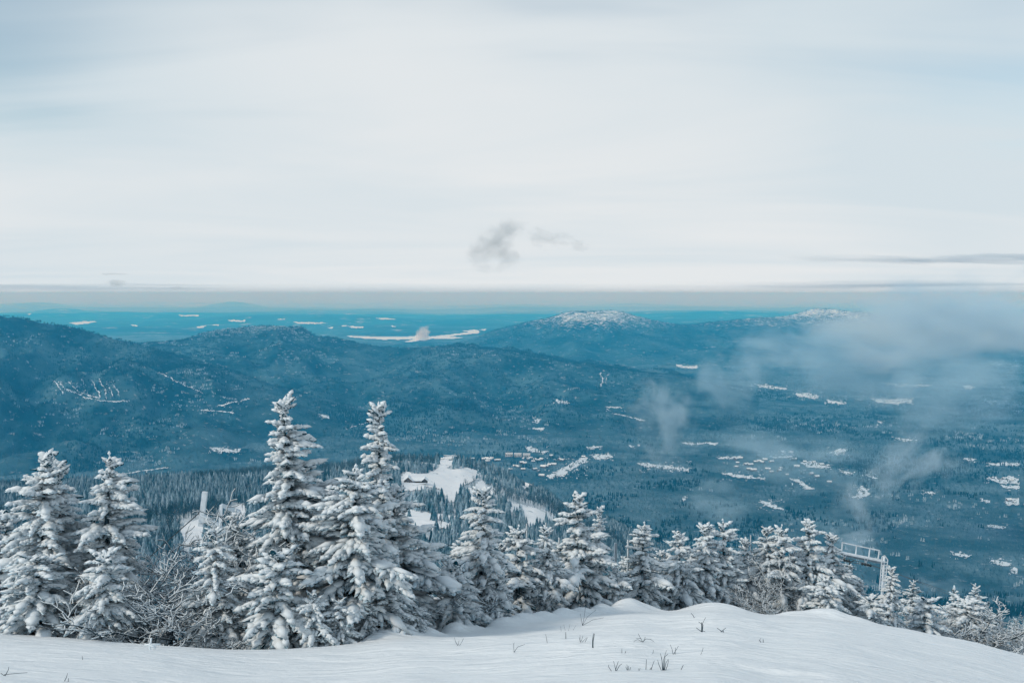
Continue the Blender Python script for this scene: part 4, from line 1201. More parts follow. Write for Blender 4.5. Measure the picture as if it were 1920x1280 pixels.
# ------------------------------------------------------------------ bare, frosted thickets
def thicket_geo(seed, H, spread, stems=9, depth=5):
    rs = np.random.RandomState(seed)
    segs = []
    def grow(p, d, L, rad, k):
        n = 3
        for i in range(n):
            q = p + d * L / n
            segs.append((p.copy(), q.copy(), rad * (1 - 0.25 * i / n), rad * (1 - 0.25 * (i + 1) / n)))
            p = q; d = d + 0.22 * rs.randn(3) + np.array((0, 0, 0.05)); d /= np.linalg.norm(d)
            if k > 0:
                for _ in range(1 if i < n - 1 else 2):
                    dd = d + 0.75 * rs.randn(3); dd[2] = abs(dd[2]) * 0.6 + 0.1 - (0.25 if rs.rand() < 0.25 else 0); dd /= np.linalg.norm(dd)
                    grow(p.copy(), dd, L * (0.45 + 0.25 * rs.rand()), rad * 0.66, k - 1)
    for s in range(stems):
        a = rs.rand() * 6.28; q = spread * 0.35 * math.sqrt(rs.rand())
        d = np.array((math.cos(a) * 0.45, math.sin(a) * 0.45, 1.0)) + 0.2 * rs.randn(3); d /= np.linalg.norm(d)
        grow(np.array((q * math.cos(a), q * math.sin(a), -0.2)), d, H * (0.45 + 0.2 * rs.rand()), 0.017, depth - 1)
    A = np.array([s[0] for s in segs]); B = np.array([s[1] for s in segs]); r0 = np.array([s[2] for s in segs]); r1 = np.array([s[3] for s in segs])
    def tubes(A, B, r0, r1, up=0.0):
        D = B - A; r, f, t = frames(D)
        A = A + np.array((0, 0, 1.0)) * up; B = B + np.array((0, 0, 1.0)) * up
        vs = []
        for P, rad in ((A, r0), (B, r1)):
            for j in range(3):
                a = 2.094 * j + 0.5
                vs.append(P + (math.cos(a) * r + math.sin(a) * t) * rad[:, None])
        V = np.stack(vs, 1).reshape(-1, 3); n = len(A)
        base = np.arange(n)[:, None] * 6
        F = np.concatenate([base + np.array([j, (j + 1) % 3, 3 + (j + 1) % 3, 3 + j]) for j in range(3)])
        return V, F
    wood = tubes(A, B, r0, r1)
    k = rs.rand(len(A)) < 0.85
    fr = tubes(A[k], B[k], np.maximum(r0[k] * 0.9, 0.008), np.maximum(r1[k] * 0.9, 0.007), 0.009)
    return wood, fr

THICK = {}
for key, sd, H, sp, st in (('wide', 301, 2.2, 1.6, 8), ('tall', 302, 2.6, 1.0, 6), ('low', 303, 1.3, 1.2, 7)):
    w, f = thicket_geo(sd, H, sp, st)
    a = mesh_from('branches', *w, True); b = mesh_from('frost', *f, True)
    a.materials.append(M['twig']); b.materials.append(M['snow']); THICK[key] = (a, b, H)

def shrub(label, u, v_top, y, key, turn=0.0, wide=1.0):
    tip = at(u, v_top, y); z0 = float(ground(tip[0], y)) - 0.1
    a, b, H = THICK[key]
    s = (tip[2] - z0) / H
    root = bpy.data.objects.new('bare_shrub', None); COL.objects.link(root)
    root.location = (tip[0], y, z0); root.rotation_euler = (0, 0, turn); root.scale = (s * wide, s * wide, s)
    tag(root, label, 'shrub', 'frosted bare shrubs')
    link('frost', b, None, link('branches', a, None, root))
shrub('large leafless thicket with frosted branches left of the mid-sized spruce', 300, 968, 26.0, 'wide', 0.0, 1.0)
shrub('leafless thicket with dark stems beside the young narrow spruce on the left', 258, 1005, 25.8, 'tall', 1.0, 1.05)
shrub('leafless shrub behind the big thicket, under the guy cable', 352, 1010, 28.5, 'tall', 2.3, 1.0)
shrub('low tangled shrub at the snow edge below the big thicket', 330, 1120, 24.6, 'low', 0.4, 1.2)
shrub('bluish bare shrub in the gap right of the broad spruce', 802, 1040, 29.5, 'wide', 2.0, 0.9)
shrub('thin bare shrub between the gap and the lone slim spruce', 838, 1030, 32.5, 'tall', 0.7, 0.9)
shrub('frosted twiggy shrub before the lower greyish spruce', 1392, 1050, 40.0, 'wide', 0.5, 0.85)
shrub('frosted twiggy shrub below the forked spruce', 1418, 1085, 40.0, 'low', 1.5, 0.9)
shrub('pale frosted bush between the dark green spruce and tower, at the rim', 1700, 1145, 43.5, 'low', 2.5, 1.1)
shrub('pale blue frosted bush, left of two before the dark spruce on the right', 1766, 1120, 45.5, 'wide', 3.0, 0.8)
shrub('pale blue frosted bush, right of two before the dark spruce on the right', 1796, 1132, 44.5, 'low', 0.9, 1.2)
shrub('frosted bush half over the rim near the right edge', 1868, 1180, 47.0, 'low', 1.9, 1.2)
shrub('frosted bush cut by the right edge of the view', 1915, 1165, 48.0, 'wide', 0.2, 0.7)
shrub('bare shrub showing above the rim left of centre', 938, 1050, 33.5, 'tall', 3.1, 0.9)

# ------------------------------------------------------------------ dead twigs in the snow
def hit_slope(u, v):
    d = ray(u, v)
    y = np.linspace(6, 60, 1600); x = d[0] / d[1] * y; z = d[2] / d[1] * y
    h = h_slope(x, y); k = int(np.argmax(z < h))
    return np.array((x[k], y[k], h[k]))

def weed(label, u, v, stems, name='dead_weed', rad=0.007, mat='twig'):
    """stems: pixel offsets of each stem's points from (u, v) on the snow"""
    p = hit_slope(u, v)
    px = p[1] / FPX
    root = bpy.data.objects.new(name, None); COL.objects.link(root); root.location = p
    tag(root, label, 'plant' if name == 'dead_weed' else 'twig', 'dead stems in the snow')
    rs = np.random.RandomState(int(u * 7 + v))
    for st in stems:
        st = [(st[0][0] * 0.98, 6.0)] + list(st)
        pts = [np.array((a * px, 0.25 * rs.randn() * px * abs(b), -b * px)) for a, b in st]
        mb = MB(); mb.tube(pts, np.linspace(rad, rad * 0.45, len(pts)), 5)
        mb.build('stem', M[mat], root, None, True)
W = weed
W('tall tuft of dark upright stems near the bottom right of centre', 1243, 1256, [[(0, 0), (-2, -18), (-7, -38)], [(1, 0), (2, -20), (5, -42)], [(3, 0), (6, -14), (10, -22)], [(-3, 0), (-8, -12), (-10, -20)], [(2, 0), (4, -26), (8, -36)], [(-1, 0), (-1, -22)], [(5, 0), (9, -8), (11, -20)]])
W('branching dark weed in front of the small stick row', 1154, 1257, [[(0, 0), (3, -9), (6, -17)], [(1, 0), (-1, -8), (-3, -17)], [(-8, 0), (-13, -8), (-14, -14)], [(2, 0), (7, -10), (11, -18)]])
W('little tuft of short dark stems right of the branching weed', 1177, 1256, [[(0, 0), (-2, -12)], [(2, 0), (1, -9)], [(4, 0), (6, -6)], [(-1, 0), (-4, -7)]])
W('single upright stem between two tufts', 1211, 1255, [[(0, 0), (0, -12), (1, -21)]])
W('pair of leaning stems left of the tall tuft', 1221, 1255, [[(0, 0), (4, -10), (6, -17)], [(-3, 0), (1, -5)]])
W('small hooked stem between the tufts', 1197, 1256, [[(0, 0), (1, -5)], [(2, -1), (4, -4)]])
W('lone bent stem right of the tall tuft', 1277, 1255, [[(0, 0), (3, -6), (4, -10)]])
W('forked thin weed above the tall tuft', 1262, 1226, [[(0, 0), (-2, -10), (-5, -17)], [(1, 0), (5, -9), (10, -16)], [(4, -3), (5, -12)]])
W('short leaning stem right of the forked weed', 1314, 1226, [[(0, 0), (3, -6), (5, -12)]])
W('short dark stem left of the forked weed', 1224, 1225, [[(0, 0), (1, -8)]])
W('two thin short stems on bare snow', 1166, 1224, [[(0, 0), (0, -9)], [(6, 0), (8, -5)]])
W('arched grass-like tuft on the right half of the snow', 1205, 1203, [[(0, 0), (-5, -9), (-8, -15)], [(0, 0), (-10, -6), (-20, 0)], [(0, 0), (6, -6), (16, -4), (22, 0)], [(1, 0), (5, -10)], [(0, 0), (-3, -6), (-13, -8)]])
W('Y-shaped twig in the middle of the snow', 964, 1223, [[(0, 0), (-1, -14), (0, -26)], [(0, -1), (7, -10), (20, -18)]])
W('stub of a dark stake standing in the snow', 1111, 1214, [[(0, 0), (0, -15), (2, -27)], [(1, -12), (4, -26)]], rad=0.012)
W('short dark stake left of the taller stake', 1061, 1197, [[(0, 0), (0, -12)]], rad=0.012)
W('thin stem left of the short stake', 1026, 1205, [[(0, 0), (-1, -9), (-3, -17)]])
W('tangled little weed between the two stakes', 1088, 1204, [[(0, 0), (-2, -10)], [(1, 0), (5, -14)], [(3, 0), (12, -8)], [(0, 0), (-1, -16)], [(9, 0), (14, -8)]])
W('three thin stems at the left of the middle snow', 858, 1209, [[(0, 0), (-4, -8), (-6, -15)], [(1, 0), (3, -10)], [(4, 0), (8, -6), (11, -11)]])
W('dark knot of broken branches on the snow crest', 1316, 1184, [[(0, 0), (0, -14), (-2, -20)], [(0, -13), (8, -26)], [(0, 0), (-11, -8)], [(0, -2), (6, -1)], [(0, -17), (-6, -19)]], rad=0.014)
W('scatter of broken twigs right of the dark knot', 1352, 1184, [[(0, 0), (8, -9)], [(0, -2), (-8, -8)], [(4, -2), (6, 2)]], rad=0.012)
W('slanted stick above the dark knot', 1302, 1158, [[(0, 0), (-3, -5), (-6, -8)]], rad=0.014)
W('small stump with a bent stem on the right snow', 1431, 1204, [[(0, 0), (0, -6)], [(-4, 0), (-7, -4), (-4, -7)]], rad=0.012)
W('dark weed with a long horizontal stem at the left corner', 8, 1266, [[(0, 0), (-6, -6)], [(2, 0), (8, -12), (10, -18)], [(0, -2), (20, -4), (44, -6)]])
W('pair of thin stems at the bottom left', 121, 1277, [[(0, 0), (4, -8), (8, -17)], [(7, 0), (8, -6)]])
W('tiny upright stem on the left snow', 155, 1236, [[(0, 0), (0, -8)]])
W('bunch of frosted arching stems below the thin-tipped spruce', 1092, 1172, [[(0, 0), (10, -16), (26, -30)], [(0, 0), (4, -20), (6, -36)], [(0, 0), (20, -12), (40, -16)], [(0, 0), (-4, -22)]], rad=0.008)
W('faint grass blades before the buried bushes', 1060, 1182, [[(0, 0), (-3, -12)], [(6, 0), (9, -14)], [(-8, 0), (-9, -9)], [(14, 0), (20, -11)]], rad=0.005)

# ------------------------------------------------------------------ poles standing behind the rim
def pole(label, u, v_top, y, rad, lean=0.0):
    t = at(u, v_top, y); z0 = float(ground(t[0], y)) - 0.3
    root = bpy.data.objects.new('marker_pole', None); COL.objects.link(root); root.location = (t[0], y, z0)
    tag(root, label, 'pole', 'poles among the rim trees')
    mb = MB(); mb.tube([(0, 0, 0), (lean, 0, t[2] - z0)], [rad, rad], 8); mb.build('shaft', M['steelshade'], root, None, True)
    mb = MB(); mb.tube([(lean - rad * 0.9, 0, (t[2] - z0) * 0.55), (lean - rad * 0.9, 0, t[2] - z0 + 0.02)], [rad * 0.5, rad * 0.6], 6); mb.build('rime', M['snow'], root, None, True)
pole('thin pole with rimed side, left of a pair between spruces', 988, 982, 35.0, 0.022)
pole('thin pole, right of a pair, above the slim spruce', 1024, 980, 36.5, 0.02)
pole('stout pale post right of the thin-tipped spruce', 1155, 1018, 37.5, 0.045)
pole('short rimed post left of the dense rounded spruce', 1178, 1012, 38.2, 0.03)
pole('thin bare pole left of the large full spruce', 1049, 1008, 40.0, 0.03)
pole('bare leader pole over the forked spruces', 1408, 1003, 42.5, 0.018)

# ------------------------------------------------------------------ lift tower with catwalk, right
def lift_tower():
    y = 108.0
    root = bpy.data.objects.new('lift_tower', None); COL.objects.link(root)
    top = at(1660, 1043, y); base = np.array((top[0] - 0.5, y, float(h_hill(top[0], y))))
    root.location = base
    tag(root, 'white rimed lift tower with ladder and railed catwalk above the right spruces', 'lift tower')
    A = lambda u, v, dy=0.0: at(u, v, y + dy) - base
    st = M['steel']
    tb = A(1653, 1110); low = np.array((tb[0] - 0.2, 0, 0.0))
    mb = MB(); mb.tube([low, A(1658, 1043)], [0.17, 0.13], 10); mb.build('mast', st, root, None, True)
    for du, nm in ((-5.0, 'ladder_rail'), (5.5, 'ladder_rail')):
        mb = MB(); mb.bar(A(1653 + du * 0.9, 1106, -0.45), A(1659 + du, 1043 + (6 if du > 0 else 0), -0.45), 0.09); mb.build(nm, st, root)
    mb = MB(); mb.bar(A(1654, 1043, -0.45), A(1659, 1041, -0.45), 0.09); mb.bar(A(1659, 1041, -0.45), A(1664.5, 1049, -0.45), 0.09); mb.build('ladder_hoop', st, root)
    for k in range(9):
        v = 1053 + 6.2 * k; c = 1659 - 0.0952 * (v - 1043)
        mb = MB(); mb.bar(A(c - 5, v, -0.45), A(c + 5.3, v, -0.45), 0.07); mb.build('rung', st, root)
    a, b = A(1569, 1033.5), A(1655, 1051)
    mb = MB(); mb.bar(a, b, 0.8, 0.14); mb.build('catwalk', st, root)
    mb = MB(); mb.bar(a + (0, 0.1, -0.22), b + (0, 0.1, -0.22), 0.26, 0.28); mb.build('cross_arm', M['steelshade'], root)
    mb = MB(); mb.bar(A(1579, 1016.5), A(1649.5, 1031.5), 0.11); mb.build('handrail', st, root)
    for u0, v0, u1, v1 in ((1578, 1033, 1579.5, 1016.5), (1604.5, 1038.5, 1606, 1022.5), (1629, 1043.5, 1631, 1027.5), (1646.5, 1047.5, 1648.5, 1031.5)):
        mb = MB(); mb.bar(A(u0, v0), A(u1, v1), 0.11); mb.build('rail_post', st, root)
    for u, v in ((1583, 1038), (1623, 1046)):
        mb = MB(); mb.bar(A(u - 2.5, v), A(u, v + 9), 0.12); mb.bar(A(u + 4, v + 1), A(u, v + 9), 0.12); mb.build('bracket', st, root)
        mb = MB(); mb.bar(A(u - 7, v + 9), A(u + 10, v + 13), 0.16); beam = mb.build('sheave_beam', M['steelshade'], root)
        for k in range(4):
            c = A(u - 6 + 5 * k, v + 10.5 + k, -0.1)
            mb = MB(); mb.tube([c + (0, -0.06, 0), c + (0, 0.06, 0)], [0.15, 0.15], 10); mb.build('sheave', M['cable'], beam, None, True)
lift_tower()

def rope(label, pts, rad, sag=0.0, name='lift_cable'):
    P = []
    for (a, b) in zip(pts[:-1], pts[1:]):
        a, b = at(*a), at(*b)
        for t in np.linspace(0, 1, 12):
            q = a + (b - a) * t; q[2] -= sag * 4 * t * (1 - t); P.append(q)
    mb = MB(); mb.tube(P, [rad] * len(P), 6)
    return tag(mb.build(name, M['cable'], None, None, True), label, 'cable', 'lift cables')
rope('dark haul cable running down right from the catwalk tower, upper strand', [(1560, 1040, 100), (1600, 1049, 108), (1690, 1078, 150), (1840, 1130, 260)], 0.035)
rope('dark haul cable running down right from the catwalk tower, lower strand', [(1540, 1046, 96), (1640, 1060, 108.5), (1700, 1082, 150), (1800, 1122, 240)], 0.03)
rope('upper of two thin cables crossing behind the lone slim spruce', [(700, 1016, 120), (910, 1024, 130)], 0.05)
rope('lower of two thin cables crossing behind the lone slim spruce', [(690, 1034, 120), (905, 1041, 130)], 0.05)
rope('thin guy cable slanting down left from the white steel gantry', [(377, 958, 61.5), (326, 1003, 58.5), (240, 1080, 55)], 0.03, name='guy_cable')
rope('thin pale guy cable right of the snowy spruce at the tower', [(1676, 1085, 60), (1705, 1135, 52)], 0.012, name='guy_cable')

def hanger():
    y = 107.0
    root = bpy.data.objects.new('lift_hanger', None); COL.objects.link(root)
    g = at(1594, 1052, y); root.location = g
    tag(root, 'curved chair hanger with round counterweight hanging under the catwalk', 'lift chair')
    A = lambda u, v: at(u, v, y) - g
    mb = MB(); mb.tube([A(1601, 1051), A(1596, 1052), A(1593, 1056), A(1592.5, 1064), A(1595, 1072)], [0.06] * 5, 7); mb.build('hanger_arm', M['cable'], root, None, True)
    mb = MB(); v, f = _ICO2; mb.v.append(v * 0.19 + A(1595.5, 1073.5)); mb.f3 = f.tolist(); mb.n = len(v); mb.build('counterweight', M['steelshade'], root, None, True)
    mb = MB(); mb.tube([A(1595.5, 1077), A(1593, 1094)], [0.05, 0.05], 6); mb.build('drop_rod', M['steel'], root, None, True)
    mb = MB(); mb.bar(A(1589.5, 1095), A(1597, 1093), 0.3, 0.08); mb.build('seat', M['steel'], root)
hanger()

# ------------------------------------------------------------------ white steel lift frame, left
def lift_frame():
    y = 61.0
    root = bpy.data.objects.new('steel_gantry', None); COL.objects.link(root)
    c = at(440, 1000, y); base = np.array((c[0], y, float(h_hill(c[0], y)))); root.location = base
    tag(root, 'white box-steel gantry of a lift with upright post and triangle, between the left spruces', 'lift tower')
    A = lambda u, v, dy=0.0: at(u, v, y + dy) - base
    st = M['steel']
    mb = MB(); mb.bar(A(376.5, 986), A(384.5, 921.5), 0.30, 0.24); mb.build('post', st, root)
    mb = MB(); mb.bar(A(376, 967), A(409, 987), 0.34, 0.36); mb.build('beam', st, root)
    mb = MB(); mb.bar(A(410, 988, 0.05), A(505, 1040, 2.0), 0.34, 0.36); mb.build('beam', st, root)
    mb = MB(); mb.bar(A(377, 963.5, -0.05), A(411, 983.5, -0.05), 0.40, 0.05); mb.build('top_flange', M['snow'], root)
    mb = MB(); mb.bar(A(413, 985), A(415, 946), 0.17); mb.build('upright', st, root)
    mb = MB(); mb.bar(A(398.5, 974.5), A(413, 952), 0.15, 0.12); mb.build('brace', M['steelshade'], root)
    mb = MB(); mb.bar(A(414, 947.5), A(446, 961, 0.8), 0.15); mb.build('top_rail', st, root)
    mb = MB(); mb.bar(A(416, 945, 0.6), A(450, 957, 1.6), 0.12); mb.build('top_rail', st, root)
    mb = MB(); mb.bar(A(468, 970, 1.6), A(492, 979, 2.2), 0.12); mb.build('top_rail', st, root)
    mb = MB(); mb.tube([np.array((0, 0.4, -0.6)), A(440, 1001, 0.6)], [0.3, 0.26], 10); mb.build('mast', st, root, None, True)
lift_frame()

def frost_cross():
    p = hit_slope(281, 1217)
    root = bpy.data.objects.new('snowy_stake', None); COL.objects.link(root); root.location = p
    tag(root, 'little cross of snow-covered sticks at the snow edge before the thicket', 'stake')
    px = p[1] / FPX
    for pts in ([(0, 8), (0, -6), (3, -22)], [(-10, -9), (0, -10), (20, -10)], [(0, -9), (12, -3)]):
        mb = MB(); mb.tube([(a * px, 0, -b * px) for a, b in pts], [0.022] * len(pts), 6); mb.build('stick', M['snow'], root, None, True)
frost_cross()
# ------------------------------------------------------------------ lodge, village, far tower
def gable(mb_wall, mb_roof, c, L, W, H, RH, M3, over=0.5):
    """walls and a pitched snow roof; M3 local axes (length, width, up) as columns"""
    M3 = np.array(M3)
    mb_wall.box(np.array(c) + M3 @ np.array((0, 0, H / 2)), (L, W, H), M3)
    # gable ends
    for s in (-1, 1):
        v = [(s * L / 2 * 0.999, -W / 2, H), (s * L / 2 * 0.999, W / 2, H), (s * L / 2 * 0.999, 0, H + RH)]
        mb_wall.add(np.array(v) @ M3.T + c, (), [(0, 1, 2)])
    t = 0.45
    for s in (-1, 1):
        lo = H - over * RH / (W / 2)
        v = [(-L / 2 - over, s * (W / 2 + over), lo), (L / 2 + over, s * (W / 2 + over), lo), (L / 2 + over, 0, H + RH), (-L / 2 - over, 0, H + RH)]
        v += [(a, b, z + t) for a, b, z in v]
        mb_roof.add(np.array(v) @ M3.T + c, [(0, 1, 2, 3), (7, 6, 5, 4), (0, 4, 5, 1), (1, 5, 6, 2), (2, 6, 7, 3), (3, 7, 4, 0)])

def rotz(a):
    c, s = math.cos(a), math.sin(a)
    return np.array([[c, -s, 0], [s, c, 0], [0, 0, 1]])

def lodge():
    x, y = [float(q[0]) for q in unproject(776, 905)]
    z = float(h_all(x, y)) + 0.3
    k = y / FPX
    root = bpy.data.objects.new('ski_lodge', None); COL.objects.link(root); root.location = (x, y, z)
    tag(root, 'dark timber ski lodge with snowy gable roofs beside the open run', 'lodge')
    Mx = rotz(0.06)
    w, r = MB(), MB(); gable(w, r, np.array((-12 * k, 0, 0)), 22 * k, 16 * k, 5.5 * k, 6.5 * k, Mx @ rotz(math.pi / 2), 0.8)
    w.build('wall', M['wall'], root); r.build('roof', M['snow'], root)
    w, r = MB(), MB(); gable(w, r, np.array((4 * k, 2, 0)), 24 * k, 11 * k, 4.2 * k, 4.5 * k, Mx, 0.7)
    w.build('wall', M['wall'], root); r.build('roof', M['snow'], root)
    w, r = MB(), MB(); gable(w, r, np.array((19 * k, 0.5, 0)), 13 * k, 11 * k, 4.4 * k, 4.5 * k, Mx @ rotz(math.pi / 2), 0.7)
    w.build('wall', M['wall'], root); r.build('roof', M['snow'], root)
    w, r = MB(), MB(); gable(w, r, np.array((15 * k, 2.5, 5.0 * k)), 7 * k, 4 * k, 2.6 * k, 1.2 * k, Mx, 0.3)
    w.build('dormer', M['grey_wall'], root)
    mb = MB(); mb.box((0, -10.5 * k, 0.5 * k), (44 * k, 4 * k, 1.0 * k), Mx); mb.build('deck', M['snow'], root)
    for i in range(7):
        mb = MB(); mb.box(np.array((-3.5 * k + i * 2.6 * k, 2 - 5.7 * k, 2.2 * k)), (1.5 * k, 0.2, 1.8 * k), Mx); mb.build('window', M['glass'], root)
    for gx in (-12, 19):
        for i in (-1, 0, 1):
            mb = MB(); mb.box(np.array((gx * k + i * 3.2 * k, (-11.3 if gx < 0 else -6.9) * k, 3.0 * k)), (2.0 * k, 0.25, 3.0 * k), Mx); mb.build('window', M['glass'], root)
lodge()

def houses():
    rs = np.random.RandomState(99)
    for i, (u, lab) in enumerate(((954.5, 'left of three white hotel blocks in a row on the edge of the village'), (971, 'middle of three white hotel blocks in a row on the edge of the village'), (987.5, 'right of three white hotel blocks in a row on the edge of the village'))):
        x, y = [float(q[0]) for q in unproject(u, 855.5 + i * 0.6)]
        z = float(h_all(x, y)) + 1
        k = y / FPX
        root = bpy.data.objects.new('hotel_block', None); COL.objects.link(root); root.location = (x, y, z)
        tag(root, lab, 'hotel', 'three hotel blocks')
        mb = MB(); mb.box((0, 0, 3.0 * k), (13.5 * k, 7 * k, 6.0 * k)); mb.build('wall', M['white_wall'], root)
        mb = MB(); mb.box((0, 0, 6.0 * k + 0.5), (14.2 * k, 7.6 * k, 1.0)); mb.build('roof', M['snow'], root)
        for j in range(4):
            mb = MB(); mb.box((-4.8 * k + j * 3.2 * k, -3.5 * k - 0.2, 2.4 * k), (1.7 * k, 0.6, 1.9 * k)); mb.build('window', M['glass'], root)
    L1 = 'snow-roofed house in the village below the three hotel blocks'
    L2 = 'snow-roofed house in the scattered hamlet right of the valley trail'
    L3 = 'snow-roofed house by the fields near the right edge'
    spots = [(L1, p) for p in ((886, 862), (906, 862), (912, 861), (917, 863), (922, 861), (928, 864), (934, 864), (914, 866), (982, 861), (990, 862), (996, 860), (1003, 863), (1010, 864), (1016, 863), (1000, 866), (978, 869), (984, 870), (966, 875), (972, 877), (957, 881), (981, 881), (1003, 881), (1010, 884), (1020, 877), (1024, 876), (1031, 873), (1039, 872), (1034, 856), (1049, 863), (1055, 864), (1016, 893), (1095, 858))]
    spots += [(L2, p) for p in ((1383, 862), (1392, 860), (1386, 869), (1384, 876), (1402, 872), (1410, 873), (1421, 867), (1427, 866), (1433, 868), (1438, 863), (1450, 867), (1408, 881), (1416, 883), (1431, 883), (1444, 881), (1450, 886), (1465, 884), (1467, 880), (1480, 891), (1493, 862), (1498, 876), (1513, 867), (1530, 868), (1545, 872), (1556, 874), (1525, 890), (1536, 895), (1560, 905))]
    spots += [(L3, p) for p in ((1868, 897), (1888, 899), (1905, 902), (1900, 940), (1910, 943))]
    protos = []
    for v in range(4):
        w, r = MB(), MB(); gable(w, r, np.zeros(3), 13 + 3 * v, 9 + v, 5.0 + 0.8 * (v % 2), 4.0, np.eye(3), 0.8)
        wm = mesh_from('wall', np.concatenate(w.v), [np.array(w.f4), np.array(w.f3)], False); rm = mesh_from('roof', np.concatenate(r.v), np.array(r.f4), False)
        wm.materials.append(M['wall'] if v % 2 else M['grey_wall']); rm.materials.append(M['snow'])
        protos.append((wm, rm))
    for lab, (u, v) in spots:
        x, y = [float(q[0]) for q in unproject(u, v)]
        z = float(h_all(x, y)) + 1.0
        root = bpy.data.objects.new('village_house', None); COL.objects.link(root)
        s = 0.62 + 0.45 * rs.rand(); root.location = (x, y, z); root.rotation_euler = (0, 0, 0.5 * rs.randn()); root.scale = (s, s, s)
        tag(root, lab, 'house', 'houses of the ' + ('village' if lab is L1 else 'hamlet' if lab is L2 else 'field edge'))
        wm, rm = protos[rs.randint(4)]
        link('wall', wm, None, root); link('roof', rm, None, root)
houses()

def far_tower():
    x, y = [float(q[0]) for q in unproject(849, 866)]
    z = float(h_all(x, y))
    root = bpy.data.objects.new('lift_tower', None); COL.objects.link(root); root.location = (x, y, z)
    tag(root, 'small distant lift tower with long cross arm at the top of the lodge run', 'lift tower')
    k = y / FPX
    mb = MB(); mb.tube([(0, 0, -1), (0, 0, 11.5 * k)], [0.7, 0.5], 8); mb.build('mast', M['steel'], root, None, True)
    mb = MB(); mb.bar((-18 * k, 0, 12.5 * k), (7 * k, 0, 11.3 * k), 0.7, 0.6); mb.build('cross_arm', M['steelshade'], root)
    mb = MB(); mb.bar((-18 * k, 0, 13.3 * k), (7 * k, 0, 12.1 * k), 0.8, 0.4); mb.build('snow_cap', M['snow'], root)
    for q in (-17, -13): mb = MB(); mb.bar((q * k, 0, 12 * k), (q * k, 0, 9.5 * k), 0.5); mb.build('bracket', M['steelshade'], root)
far_tower()

def leaning_snag():
    x, y = [float(q[0]) for q in unproject(770, 956)]
    z = float(h_all(x, y)); k = y / FPX
    root = bpy.data.objects.new('bare_snag', None); COL.objects.link(root); root.location = (x, y, z)
    tag(root, 'thin pale leaning bare trunk between the two lower ski runs', 'tree')
    mb = MB(); mb.tube([(0, 0, -1), (4 * k, 0, 14 * k), (11 * k, 0, 26 * k), (20 * k, 0, 36 * k)], [0.3, 0.25, 0.18, 0.08], 6); mb.build('trunk', M['frostedwood'], root, None, True)
leaning_snag()

